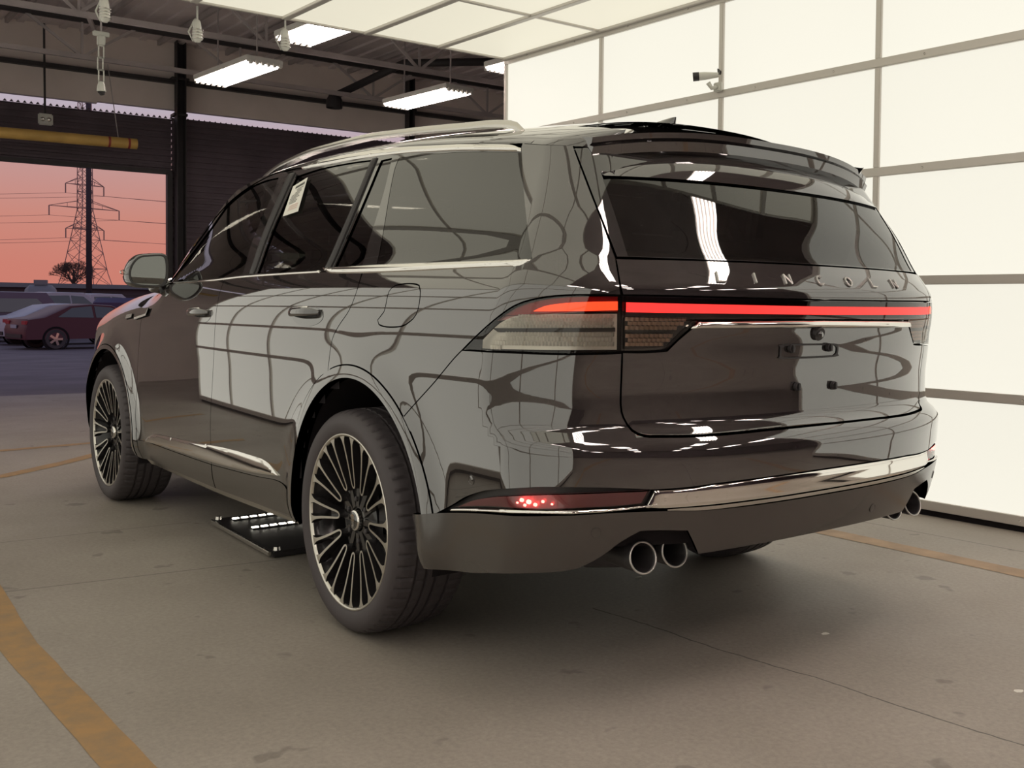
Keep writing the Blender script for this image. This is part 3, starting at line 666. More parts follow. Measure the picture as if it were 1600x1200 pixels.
# painted lines
def stripe(pts, w, lab, m=None, nm='painted_line', wob=.006):
    P = []; pts = [Vector(p) for p in pts]
    L = sum((b-a).length for a, b in zip(pts, pts[1:])); out = []
    for a, b in zip(pts, pts[1:]):
        k = max(1, int((b-a).length/.12)); out += [a.lerp(b, i/k) for i in range(k)]
    out.append(pts[-1])
    for i, p in enumerate(out):
        d = (out[min(i+1, len(out)-1)]-out[max(i-1, 0)]).normalized(); n_ = Vector((-d.y, d.x))
        a = w/2*(1+rnd.uniform(-.05, .05)); P.append([(p.x-n_.x*a, p.y-n_.y*a, .0015), (p.x+n_.x*a, p.y+n_.y*a, .0015)])
    return tag(MB().grid(P).build(nm, m, None), lab, 'floor line')
def mline():
    m = mat('worn_yellow_line', (.50, .27, .085), .6); n = m.node_tree; b = n.nodes['Principled BSDF']
    t = n.nodes.new('ShaderNodeTexCoord'); q = n.nodes.new('ShaderNodeTexNoise'); q.inputs['Scale'].default_value = 9; q.inputs['Detail'].default_value = 8; q.inputs['Roughness'].default_value = .7
    r = n.nodes.new('ShaderNodeValToRGB'); r.color_ramp.elements[0].position = .3; r.color_ramp.elements[1].position = .6
    r.color_ramp.elements[0].color = (.27, .19, .11, 1); r.color_ramp.elements[1].color = (.40, .235, .095, 1)
    n.links.new(t.outputs['Object'], q.inputs['Vector']); n.links.new(q.outputs[0], r.inputs[0]); n.links.new(r.outputs[0], b.inputs['Base Color']); return m
M['line'] = mline()
M['lineR'] = mat('worn_ochre_line', (.33, .215, .125), .6, noise=(9, .2))
stripe([(3.2, 1.795), (1.5, 1.815), (.53, 1.858), (-.63, 1.832), (-2.6, 1.84), (-9.0, 1.86)], .105, 'wide worn yellow line running to the lower left corner', M['line'])
stripe([(2.9, -1.50), (.0, -1.60), (-1.07, -1.61), (-3.4, -1.65), (-9.0, -1.72)], .125, 'faded ochre line on the floor between the car and the lit wall', M['lineR'])
stripe([(6.1, 2.4), (5.55, 1.07), (5.62, .45), (5.8, -.3)], .10, 'faded yellow line curving across the floor beyond the front wheel, farther one', M['line'])
stripe([(4.1, 2.1), (4.26, 1.29), (4.65, .85), (5.25, .3), (5.5, 0)], .11, 'yellow line slanting behind the front wheel, nearer one', M['line'])
for i, (x, y) in enumerate(((-.08, -.28), (-1.045, -.302), (-1.751, -.321))):
    b = MB(); k = 7; V = [(x, y, .005)]+[(x+rnd.uniform(.008, .016)*math.cos(q*2*PI/k), y+rnd.uniform(.012, .024)*math.sin(q*2*PI/k), .0006) for q in range(k)]
    b.add(V, [(0, 1+q, 1+(q+1) % k) for q in range(k)])
    tag(b.build('paper_scrap', M['paper']), ['white paper scrap on the floor just behind the left exhaust tips', 'white paper scrap on the floor behind the middle of the bumper', 'white paper scrap on the floor at the right edge of the picture'][i], 'litter', 'white scraps on the floor')

# undercar light plate lying on the floor
r = empty('floor_light_plate', (0, 0, 0)); A0, A1, A2, A3 = Vector((2.02, .742, 0)), Vector((1.15, .772, 0)), Vector((1.15, -.70, 0)), Vector((2.02, -.70, 0))
b = MB(); b.add([(p.x, p.y, z) for z in (.002, .030) for p in (A0, A1, A2, A3)], [(0, 1, 2, 3), (7, 6, 5, 4), (0, 4, 5, 1), (1, 5, 6, 2), (2, 6, 7, 3), (3, 7, 4, 0)]); b.build('plate', M['satin'], r, bevel=.006)
MB().bar((2.0, .752, .022), (1.16, .785, .022), .014, .02).build('front_edge', M['satinchrome'], r, bevel=.003)
for x in (1.95, 1.69): 
    MB().box((x-.03, .1, .033), (.035, 1.15, .008)).build('led_channel', M['satin'], r)
    for k in range(22): MB().box((x-.03, .66-k*.045, .0385), (.018, .030, .005)).build('led', M['leds'], r)
for x, y in ((1.99, .72), (1.18, .745)): MB().lathe([(.045, .0001), (.045, .014), (.03, .017)], 12, 'z', (x, y, 0)).build('bolt', M['satinchrome'], r, angle=30)
tag(r, 'black floor plate with two rows of white lights lying under the car', 'floor light')

# =================================================================== OUTDOORS
def vehicle(name, loc, rz, L, Wd, H, prof, glass, m, lab, cat, wheel_r=.33, wb=.62, gm=None, lamps=None, group=None):
    """prof: closed side outline (x,z); glass: side glass outline"""
    r = empty(name, loc, rz)
    b = MB(); n = len(prof); V = []
    for y in (-1, -.86, .86, 1):
        for x, z in prof:
            t = max(0, (z-H*.60)/(H*.40)); w = Wd/2*(1-.22*t); k = 1 if abs(y) < .9 else .97
            V.append(((x*(1 if abs(y) < .9 else .985)), math.copysign(w*(.9 if abs(y) < .9 else 1), y), z if abs(y) < .9 else z-.02*(z > .5)))
    F = []
    for j in range(3):
        for i in range(n): F.append((j*n+i, j*n+(i+1) % n, (j+1)*n+(i+1) % n, (j+1)*n+i))
    F.append(tuple(range(n-1, -1, -1))); F.append(tuple(3*n+i for i in range(n)))
    b.add(V, F).build('body', m, r, angle=35)
    for sd in (-1, 1):
        for gg in glass:
            V = []
            for x, z in gg:
                t = max(0, (z-H*.60)/(H*.40)); V.append((x, sd*(Wd/2*(1-.22*t)+.004), z))
            V2 = [(x, y-sd*.02, z) for x, y, z in V]; k = len(gg)
            MB().add(V+V2, [tuple(range(k)), tuple(range(2*k-1, k-1, -1))]+[(i, (i+1) % k, k+(i+1) % k, k+i) for i in range(k)]).build('side_window', M['gloss'], r)
    for sd in (-1, 1):
        for x in (-L*wb/2, L*wb/2-.05):
            w = empty('wheel', (x, sd*(Wd/2-.10), wheel_r), 0, r)
            MB().lathe([(-.10, wheel_r*.62), (-.11, wheel_r*.9), (-.07, wheel_r), (.07, wheel_r), (.11, wheel_r*.9), (.10, wheel_r*.62)], 28, 'y').build('tyre', M['tyre'], w, angle=40)
            q = MB().lathe([(.085, wheel_r*.64), (.10, wheel_r*.60), (.085, wheel_r*.56)], 24, 'y').lathe([(-.085, wheel_r*.64), (-.10, wheel_r*.60), (-.085, wheel_r*.56)], 24, 'y').lathe([(.02, .0001), (.02, wheel_r*.6)], 20, 'y').lathe([(-.02, .0001), (-.02, wheel_r*.6)], 20, 'y')
            q.build('rim', M['steel'], w)
            for k in range(5):
                a = k*2*PI/5; q = MB(); q.bar((0, sd*.095, 0), (wheel_r*.6*math.cos(a), sd*.09, wheel_r*.6*math.sin(a)), .07, .02, (0, 1, 0)); q.build('spoke', M['satinchrome'], w)
        for x in (-L*wb/2, L*wb/2-.05):
            MB().lathe([(sd*(Wd/2-.02), wheel_r*1.2), (sd*(Wd/2+.004), wheel_r*1.2), (sd*(Wd/2+.004), wheel_r*1.0)], 28, 'y', (x, 0, wheel_r)).build('wheel_arch', M['deep'], r)
    for (nm, c, d, mm) in (lamps or []): MB().box(c, d).build(nm, mm, r, bevel=.01)
    tag(r, lab, cat, group); return r
sedan = [(-2.3, .32), (-2.32, .62), (-2.22, .95), (-1.75, 1.02), (-.95, 1.38), (-.3, 1.44), (.35, 1.40), (1.15, 1.0), (1.9, .88), (2.22, .70), (2.28, .35)]
sglass = [[(-1.35, 1.02), (-.9, 1.31), (-.3, 1.37), (-.28, 1.0)], [(-.2, 1.0), (-.22, 1.37), (.3, 1.33), (.95, 1.0)]]
M['redcar'] = mat('dark_red_car_paint', (.085, .014, .028), .4, 0, .4); M['whitecar'] = mat('white_car_paint', (.46, .46, .52), .4, 0, .4)
M['greycar'] = mat('grey_tank_paint', (.20, .20, .22), .5); M['purple'] = mat('dark_purple_paint', (.055, .035, .10), .3, 0, .5, .5)
M['taillamp'] = mat('dull_red_lamp', (.45, .04, .05), .3); M['headlight'] = mat('clear_lamp', (.6, .6, .62), .2)
sl = [('tail_lamp', (-2.22, e*.68, .84), (.12, .34, .12), M['taillamp']) for e in (-1, 1)]+[('number_plate', (-2.325, 0, .72), (.02, .5, .12), M['whitecar']), ('bumper_trim', (-2.32, 0, .42), (.04, 1.3, .12), M['satin'])]
# red sedan seen from its rear left quarter
def gz_at(x): return float(np.interp(x-10.5, [0, 6, 14, 22, 60, 400], [-.02, -.12, -.36, -.45, -.5, -1.2]))
vehicle('sedan', (34.0, -6.2, gz_at(34)), -1.42, 4.6, 1.8, 1.44, sedan, sglass, M['redcar'], 'dark red sedan parked outside the doorway, nearest the car', 'car', lamps=sl)
vehicle('sedan', (37.6, -6.3, gz_at(37.6)), -1.42, 4.6, 1.8, 1.44, sedan, sglass, M['whitecar'], 'white sedan partly behind the dark red sedan at the left edge', 'car', lamps=sl)
pick = [(-2.9, .5), (-2.9, 1.1), (-.95, 1.12), (-.9, 1.86), (-.5, 1.9), (.7, 1.88), (1.45, 1.22), (2.6, 1.1), (2.85, .9), (2.85, .5)]
pgl = [[(-.78, 1.22), (-.75, 1.74), (.05, 1.76), (.08, 1.22)], [(.14, 1.22), (.12, 1.76), (.62, 1.72), (1.15, 1.24)]]
vehicle('pickup_truck', (45.5, -7.63, gz_at(45.5)), -1.35, 5.8, 2.0, 1.9, pick, pgl, M['whitecar'], 'white pickup truck parked behind the dark red sedan', 'truck', .4, .62)
vehicle('pickup_truck', (51, -10.5, gz_at(51)), -1.25, 5.8, 2.0, 1.9, pick, pgl, M['whitecar'], 'white pickup truck farther right, just left of the door mirror', 'truck', .4, .62)
van = [(-2.6, .45), (-2.65, 1.9), (-2.3, 2.15), (1.4, 2.15), (2.1, 1.25), (2.6, 1.05), (2.65, .45)]
vehicle('van', (41.5, -9.5, gz_at(41.5)), -.6, 5.2, 2.0, 2.15, [(x*.62, z*.78) for x, z in van], [[(-1.2, 1.0), (-1.2, 1.45), (.7, 1.45), (1.1, 1.0)]], M['purple'], 'dark purple vehicle parked by the door mirror of the car', 'car', .36, .4)
vehicle('van', (41.2, -4.9, gz_at(41.2)), -1.2, 5.2, 2.0, 2.15, [(x*.8, z*.86) for x, z in van], [[(-1.5, 1.1), (-1.5, 1.6), (.7, 1.6), (1.2, 1.1)]], M['purple'], 'dark vehicle parked at the left edge behind the white sedan', 'car', .36, .5)
# tank trailer
r = empty('tank_trailer', (58, -9.4, gz_at(58)), -.3)
MB().lathe([(-.75, .2), (-.7, .6), (-.5, .8), (.5, .8), (.7, .6), (.75, .2)], 24, 'y', (0, 0, 1.55)).build('tank', M['greycar'], r, angle=30); MB().box((0, 0, 2.5), (.5, .6, .22)).build('hatch', M['greycar'], r)
MB().box((0, 0, .6), (1.1, 1.4, .15)).build('frame', M['steel'], r)
for e in (-1, 1):
    for y in (-.45, .45): MB().lathe([(-.12, .2), (-.12, .4), (.12, .4), (.12, .2)], 20, 'x', (e*.6, y, .4)).build('wheel', M['tyre'], r)
tag(r, 'grey tank behind the white pickup truck', 'trailer')
# long low building
r = empty('warehouse', (66, 0, gz_at(66)), 0)
M['bld'] = mat('dark_sheet_metal', (.09, .075, .085), .8, noise=(.5, .15)); M['bldroof'] = mat('dark_roof_sheet', (.07, .055, .06), .8)
MB().box((4, -8, 1.15), (8, 60, 2.3)).build('wall', M['bld'], r); MB().add([(-.4, -38.3, 2.3), (8.4, -38.3, 2.3), (4, -38.3, 2.62), (-.4, 22.3, 2.3), (8.4, 22.3, 2.3), (4, 22.3, 2.62)], [(0, 2, 1), (3, 4, 5), (0, 3, 5, 2), (1, 2, 5, 4), (0, 1, 4, 3)]).build('roof', M['bldroof'], r)
for k in range(9): MB().box((-.02, -34+k*6, 1.0), (.06, 2.6, 1.9)).build('shutter', M['bldroof'], r)
tag(r, 'long low dark warehouse across the lot under the sunset sky', 'building')
# bare round tree
r = empty('tree', (80, -15.8, -.7)); b = MB(); rt_ = random.Random(9)
b.tube([(0, 0, 0), (0, 0, 3.3), (.1, 0, 4.0)], [.14, .11, .06], 7).build('trunk', mat('bark', (.075, .055, .05), .9), r)
tw = MB()
def grow(p, d, L, r0, lev):
    e = p+d*L; tw.bar(p, e, r0)
    if lev == 0: return
    for k in range(4):
        nd = (d+Vector((rt_.uniform(-1, 1), rt_.uniform(-1, 1), rt_.uniform(-.5, .8)))*.75).normalized(); grow(e, nd, L*.72, r0*.62, lev-1)
for k in range(11):
    a = k*2*PI/11; grow(Vector((0, 0, 2.8+.1*(k % 4))), Vector((math.cos(a)*.9, math.sin(a)*.9, .55+.4*(k % 3))).normalized(), .62, .045, 4)
o = tw.build('branches', mat('twigs', (.115, .08, .07), .9), r); o['kind'] = 'stuff'
tag(r, 'round bare-branched tree rising behind the warehouse beside the utility pole', 'tree')
# transmission tower
r = empty('transmission_tower', (250, -55.5, -1.0), .25); M['lattice'] = mat('weathered_lattice_steel', (.30, .20, .19), .7)
def wd_(z): return float(np.interp(z, [0, 8, 22, 48], [5.2, 3.3, 1.15, .95]))
th = .11
for sx_ in (-1, 1):
    for sy_ in (-1, 1):
        b = MB()
        for z0, z1 in ((0, 8), (8, 22), (22, 48)): b.bar((sx_*wd_(z0), sy_*wd_(z0), z0), (sx_*wd_(z1), sy_*wd_(z1), z1), th*1.2)
        b.build('leg', M['lattice'], r)
b = MB(); zz = [0, 5, 9, 12.5, 15.5, 18, 20]+[22+k*2.0 for k in range(14)]
for z0, z1 in zip(zz, zz[1:]):
    for sd in (-1, 1):
        a, c = wd_(z0), wd_(z1)
        b.bar((-a, sd*a, z0), (c, sd*c, z1), th*.7).bar((a, sd*a, z0), (-c, sd*c, z1), th*.7).bar((sd*a, -a, z0), (sd*c, c, z1), th*.7).bar((sd*a, a, z0), (sd*c, -c, z1), th*.7)
    if z0 in (9, 18, 26): b.bar((-a, a, z0), (a, a, z0), th).bar((-a, -a, z0), (a, -a, z0), th).bar((a, -a, z0), (a, a, z0), th).bar((-a, -a, z0), (-a, a, z0), th)
o = b.build('lattice', M['lattice'], r); o['kind'] = 'stuff'
for z, hw in ((16.9+.8, 4.2), (21.6+.8, 7.7), (27.2+.3, 4.2)):
    b = MB()
    for sd in (-1, 1):
        for s2 in (-1, 1): b.bar((s2*1.1, 0, z), (0, sd*hw, z), th).bar((s2*1.0, sd*1.0, z+1.6), (0, sd*hw, z), th)
        b.bar((0, sd*hw*.5, z), (0, sd*hw*.5, z+.9), th*.6)
    b.build('cross_arm', M['lattice'], r)
    for sd in (-1, 1):
        MB().tube([(0, sd*hw, z), (0, sd*hw, z-2.1)], .12, 6).build('insulator', M['lattice'], r)
tag(r, 'lattice transmission tower standing against the pink sky', 'pylon')
TM = Matrix.Translation((250, -55.5, -1.0)) @ Matrix.Rotation(.25, 4, 'Z')
for z, hw, wh in ((17.7, 4.2, 'lowest'), (22.4, 7.7, 'middle'), (27.5, 4.2, 'top')):
    for sd in (-1, 1):
        a = TM @ Vector((0, sd*hw, z-2.1))
        for q, wy in ((-1, 'right'), (1, 'left')):
            e = a+Vector((60*q, 150*(q), 8 if q < 0 else 2)) if q > 0 else a+Vector((-10, -170, 9))
            pts = [a.lerp(e, t/14)+Vector((0, 0, -6*4*(t/14)*(1-t/14)*.6)) for t in range(15)]
            tag(MB().tube(pts, .035, 4).build('power_line', M['lattice']), 'thin power line leaving the %s end of the %s tower arm towards the %s' % ('left' if sd > 0 else 'right', wh, wy), 'cable', 'power lines')
r = empty('utility_pole', (62, -12.62, -.6)); MB().tube([(0, 0, 0), (0, 0, 14)], [.17, .13], 12).build('shaft', mat('dark_pole', (.05, .04, .05), .8), r, smooth=True)
MB().box((0, 0, 13.2), (.1, 2.2, .12)).build('cross_arm', M['steel'], r)
tag(r, 'dark utility pole in front of the transmission tower', 'pole')

# =================================================================== THE CAR
car = empty('car', (0, 0, 0)); tag(car, 'large black three-row luxury estate car with chrome trim standing in the light tunnel', 'car')
ZE = pchip([-.92, -.80, -.62, -.35, .18, .72, 1.25, 1.45, 1.73, 1.95, 2.10, 2.28], [1.590, 1.602, 1.627, 1.655, 1.700, 1.716, 1.702, 1.676, 1.610, 1.50, 1.385, 1.235])
def xz_s(x): return x-PX
# ---- lower body panels -----------------------------------------------------
split = [(1.583, 1.234, 1), (1.545, 1.10), (1.535, .95), (1.565, .78), (1.605, .62), (1.625, .5), (1.64, .4), (1.655, .298, 1)]
fd_front = [(2.745, .30, 1), (2.75, .45), (2.765, .56), (2.745, .76), (2.69, .93), (2.665, 1.05), (2.60, 1.13), (2.50, 1.205, 1)]
both('front_door', fd_front+[(2.0, 1.222)]+split, M['paint'], car)
rd_rear = [(.402, .886, 1), (.398, .9354), (.385, 1.002), (.345, 1.05), (.285, 1.105), (.270, 1.168), (.298, 1.242, 1)]
ra = [p for p in arc(RW[:2], .522, -11, 68, 26)]
both('rear_door', rd_rear+[(.9, 1.238)]+split+[(1.2, .305)]+[ra[0]+(1,)]+ra[1:-1], M['paint'], car)
# quarter panel with the D pillar
fu = OUT['fuel_door']
lampo = OUT['lamp_outer']; lamptop = [p for p in lampo[1:7]]
bs = OUT['bumper_seam']
ra2 = arc(RW[:2], .522, 68, 136, 26)
def ze_pts(s0, s1, n): return [(s, float(ZE(S(np.array([s]), 1.62)[0][0]))) for s in np.linspace(s0, s1, n)]
roofline_q = ze_pts(-.42, -.64, 7)
zg = roofline_q[-1][1]
qp = [(.402, .886, 1)]+ra2[2:-1]+[(-.1075, .765, 1), (-.1709, .8232), (-.276, .8988), (-.3644, .9716), (-.398, .9971, 1)]+lamptop+[(-.8145, 1.158, 1), (-.8111, 1.1944), (-.801, 1.259, 1), (-.7606, 1.3699), (-.7074, 1.4917), (-.655, zg, 1)]+[p for p in reversed(roofline_q[1:-1])]+[(-.437, float(roofline_q[0][1]), 1), (-.4354, 1.6073, 1), (-.4948, 1.4818), (-.552, 1.3601), (-.594, 1.2555, 1), (-.2, 1.2575), (.298, 1.257, 1)]+[p[:2] for p in reversed(rd_rear[1:-1])]
a, _ = patch('quarter_panel', qp, M['paint'], car, holes=[fu], h=.02), patch('quarter_panel', qp, M['paint'], car, side=-1)
patch('fuel_door', fu, M['paint'], car, gap=.0025)
# front wing
wing_arc = arc(FW[:2], .512, 18, 178, 44)
def zt_s(s, d=0.):
    z = 1.0
    for _ in range(6): z = float(ZT(S(np.array([s]), z)[0][0]))-d
    return z
wing_top = [(s, zt_s(s)) for s in np.linspace(2.62, 4.15, 14)]
wing = [(2.52, 1.20, 1)]+[p[:2] for p in reversed(fd_front[:-1])]+[]
wing = [(fd_front[0][0]+.003, .30, 1)]+[(xz_s(FW[0])-.512*math.cos(t), FW[1]+.512*math.sin(t)) for t in np.radians(np.linspace(-7, 150, 44))]+[(3.80, .70, 1), (4.05, .80), (4.15, .90, 1)]+list(reversed(wing_top))+[p[:2] for p in reversed(fd_front)][1:]
both('front_wing', wing, M['paint'], car, h=.025)
nose_top = [(s, zt_s(s)) for s in np.linspace(4.15, 4.99, 12)]
nose = [(xz_s(FW[0])+.512, .36, 1), (3.792, .55), (3.80, .70, 1), (4.05, .80), (4.15, .90, 1)]+nose_top[:-1]+[(4.99, nose_top[-1][1], 1), (4.99, .30, 1), (4.2, .30), (3.95, .30, 1)]
both('front_bumper', nose, M['paint'], car, h=.03)
both('headlamp', [(3.98, .83), (4.12, .87), (4.35, .90), (4.36, .84), (4.15, .80)], M['lens'], car, off=.002)
both('side_marker', [(3.90, .60, 1), (3.98, .60, 1), (3.98, .575, 1), (3.90, .575, 1)], M['amber'], car, off=.006)
# wheel-arch lips
both('rear_arch_lip', arc(RW[:2], .520, -10, 169, 70)+arc(RW[:2], RW[2], 169, -10, 70), M['paint'], car, flange=.05, h=.02, gap=.0012, off=.002)
both('front_arch_lip', arc(FW[:2], .510, -8, 186, 70)+arc(FW[:2], FW[2], 186, -8, 70), M['paint'], car, flange=.05, h=.02, gap=.0012, off=.002)
# sill underside strip
both('sill', [(.79, .318, 1), (1.655, .298, 1), (2.745, .300, 1), (2.73, .265, 1), (1.65, .262, 1), (.80, .275, 1)], M['satinchrome'], car, off=-.012, flange=.05)
# doors: lower edge moulding line
both('side_chrome', OUT['side_chrome'], M['chrome'], car, off=.006, pillow=.002, pw=.004, tilt=.16, gap=0, h=.012, flange=.012, label='tapered chrome strip low on the doors')
both('rear_door_moulding', [(.772, .318, 1), (.765, .428, 1), (.90, .4430), (1.137, .4300), (1.628, .4120, 1), (1.652, .302, 1), (1.2, .309)], M['lower_paint'], car, off=.003, gap=.001, h=.02, flange=.006)
both('front_door_moulding', [(1.660, .302, 1), (1.636, .4120, 1), (2.0068, .4080), (2.55, .4040), (2.742, .402, 1), (2.738, .304, 1)], M['lower_paint'], car, off=.003, gap=.001, h=.02, flange=.006)
# ---- rear bumper, lower bumper
rec = OUT['recess']
ctop = [(-.9077, .6227), (-.9937, .629), (-1.0953, .6341), (-1.3383, .637)]
b_front = [(-.1075, .765, 1)]+[(xz_s(RW[0])-.522*math.cos(t), RW[1]+.522*math.sin(t)) for t in np.radians(np.linspace(43, 12, 12))][1:]
half = [(-.398, .9971, 1), (-.3644, .9716), (-.276, .8988), (-.1709, .8232)]+b_front+[(-.27, .4975, 1), (-.2966, .513, 1)]+[p[:2] for p in rec[1:8]]+[(-.8979, .6282, 1)]+ctop[1:]
top = [(-1.2871, .7678), (-1.1472, .7662), (-1.0167, .7655), (-.9122, .7689), (-.8743, .772), (-.8439, .787), (-.8237, .8222), (-.8164, .861), (-.8179, .9508), (-.8189, 1.0, 1), (-.751, .9975), (-.6798, .996), (-.5643, .9975)]
# one piece from tip to tip
full = half+[(2*SCN-p[0],)+tuple(p[1:]) for p in reversed(half)]+[(2*SCN-p[0],)+tuple(p[1:]) for p in reversed(top)]+top
patch('rear_bumper', full, M['paint'], car, h=.022, flange=.015)
both('fog_recess', rec, M['satin'], car, off=-.02, gap=-.004, flange=.004, h=.02)
both('fog_lamp', OUT['fog'], M['fogglass'], car, off=-.004, h=.02)
both('fog_lamp_back', OUT['fog'], M['fogback'], car, off=-.018, h=.03)
for sd in (1, -1):
    r = empty('fog_led', (0, 0, 0), 0, car)
    for k, (ds, dz, rr_) in enumerate(((0, 0, .0065), (.018, .003, .0055), (-.016, -.006, .005), (-.034, .004, .004), (-.055, -.002, .003), (.010, -.010, .004), (.03, -.006, .003))):
        p = S(np.array([-.616+ds]), .598+dz, -.010)[0]; MB().lathe([(-rr_, .0001), (-rr_*.6, rr_), (rr_*.6, rr_), (rr_, .0001)], 8, 'x', (p[0], sd*p[1], p[2])).build('led', M['fogglow'], r, smooth=True)
both('fog_trim', OUT['fogchrome'], M['chrome'], car, off=0, pillow=.007, pw=.006, gap=0, h=.008, flange=.012)
cb = [(-.8774, .5800, 1), (-.8990, .6262, 1)]+[(p[0], p[1]-.003) for p in ctop[1:]]
cbot = [(-1.3518, .5715), (-1.18, .5718), (-1.052, .5715), (-.93, .5725)]
patch('bumper_chrome', cb+[(2*SCN-p[0],)+tuple(p[1:]) for p in reversed(cb)]+[(2*SCN-p[0],)+tuple(p[1:]) for p in reversed(cbot)]+cbot, M['chrome'], car, off=-.002, pillow=.003, pw=.006, gap=.001, h=.014, flange=.01, label='broad chrome bar across the rear bumper')
patch('bumper_lower_trim', cbot[::-1]+[(2*SCN-p[0],)+tuple(p[1:]) for p in cbot]+[(2*SCN-p[0], p[1]-.010) for p in reversed(cbot)]+[(p[0], p[1]-.010) for p in cbot], M['satinchrome'], car, off=.002, gap=0, h=.012, flange=.012)
ct = [(-.16, .4865, 1), (-.3149, .5150), (-.532, .5515), (-.6584, .5670), (-.7214, .5705), (-.8058, .5735), (-.9286, .5700), (-1.052, .5615), (-1.3521, .5595)]
cl = [(-.235, .335, 1), (-.3938, .3505), (-.5322, .3833), (-.6153, .4001), (-.676, .4083), (-.7261, .4188), (-.7798, .453), (-.8225, .4908), (-.8647, .5169, 1), (-.9142, .5146), (-.9845, .5065, 1), (-1.004, .4682), (-1.0219, .4312, 1), (-1.2216, .4345)]
patch('lower_bumper', ct+[(2*SCN-p[0],)+tuple(p[1:]) for p in reversed(ct)]+[(2*SCN-p[0],)+tuple(p[1:]) for p in cl]+cl[::-1], M['lower_paint'], car, off=.004, gap=.001, h=.022, flange=.02)
both('exhaust_cutout', [(-.7798, .452), (-.8225, .4908), (-.8647, .5169, 1), (-.9142, .5146), (-.9845, .5065, 1), (-1.004, .4682), (-1.0219, .4312, 1), (-.88, .44)], M['deep'], car, off=-.05, gap=0, flange=0)
for s_, z_ in ((-.4355, .6301), (-.7658, .5185), (-1.738, .4797)):
    for sd in (1, -1):
        if s_ < -1.2 and sd < 0: continue
        p = S(np.array([s_]), z_)[0]; q = N(p[None])[0]; o = MB().lathe([(0, .0150), (.0015, .0148), (.0015, .0125), (.0005, .0120), (.001, .0001)], 20, 'x').build('parking_sensor', M['lower_paint'] if z_ < .6 else M['paint'], car, angle=40)
        if s_ < -1.2: pass
        d = Vector((q[0], q[1]*sd, q[2])); o.matrix_world = Matrix.Translation(Vector((p[0], p[1]*sd, p[2]))+d*.0045*(z_ < .6)) @ d.to_track_quat('X', 'Z').to_matrix().to_4x4()
    if s_ < -1.2:
        pass
# ---- tail lamps
both('tail_lamp_housing', lampo, M['gloss'], car, off=-.035, gap=.001, flange=0, h=.03)
both('tail_lamp_lens', lampo, M['lens'], car, off=0, gap=.0025, flange=.03, h=.02)
both('tail_lamp_red_lens', [(-.53, 1.098, 1), (-.5685, 1.128), (-.6248, 1.1458), (-.6926, 1.1552), (-.7573, 1.156), (-.8125, 1.1553, 1), (-.8125, 1.110, 1), (-.7, 1.109)], M['redlens'], car, off=-.010, gap=.001, flange=.012, h=.02)
both('tail_lamp_strip', OUT['lamp_strip'], M['orangeglow'], car, off=-.004, gap=0, flange=.003, h=.015)
both('tail_lamp_band', [(-.46, 1.03, 1), (-.50, 1.065), (-.54, 1.09), (-.60, 1.103), (-.8105, 1.106, 1), (-.8105, 1.008, 1), (-.46, 1.006, 1)], M['reflector'], car, off=-.016, gap=0, flange=0, h=.03)
def facets(outl, rows, nm, off, w=.0085, mm='reflector'):
    """reflector made of ranks of small upright ribs"""
    poly = curve(outl, .01); z0, z1 = poly[:, 1].min(), poly[:, 1].max(); s0, s1 = poly[:, 0].min(), poly[:, 0].max()
    for sd in (1, -1):
        b = MB()
        for j in range(rows):
            za, zb = z0+(z1-z0)*j/rows, z0+(z1-z0)*(j+.9)/rows
            ss = np.arange(s0, s1, w)+(j % 2)*w/2; ok = inpoly(np.c_[ss, np.full(len(ss), (za+zb)/2)], poly); ss = ss[ok]
            if not len(ss): continue
            q = np.array([[c-w*.48, c, c+w*.48] for c in ss]).ravel(); oo = np.array([[off, off+.004, off]]*len(ss)).ravel()
            A_ = S(q, za, oo); B_ = S(q, zb, oo+.002); 
            for i in range(len(ss)):
                V = [A_[i*3+k]*np.array([1, sd, 1]) for k in range(3)]+[B_[i*3+k]*np.array([1, sd, 1]) for k in range(3)]
                b.add(V, [(0, 1, 4, 3), (1, 2, 5, 4)])
        o = b.build(nm, M[mm], car); o['kind'] = 'stuff'
facets(OUT['lamp_refl_upper'], 4, 'upper_reflector_ribs', -.0135)
facets(OUT['lamp_refl_lower'], 4, 'lower_reflector_ribs', -.0135)
both('reflector_divider', [(-.50, 1.0640, 1), (-.805, 1.0670, 1), (-.805, 1.0570, 1), (-.52, 1.0530, 1)], M['satin'], car, off=-.009, gap=0, flange=.006)
both('tail_lamp_red_back', [(-.505, 1.085, 1), (-.5685, 1.126), (-.6248, 1.1440), (-.6926, 1.1535), (-.7573, 1.1543), (-.8120, 1.1537, 1), (-.8120, 1.111, 1), (-.7, 1.109)], M['pinkback'], car, off=-.018, gap=0, flange=0, h=.03)
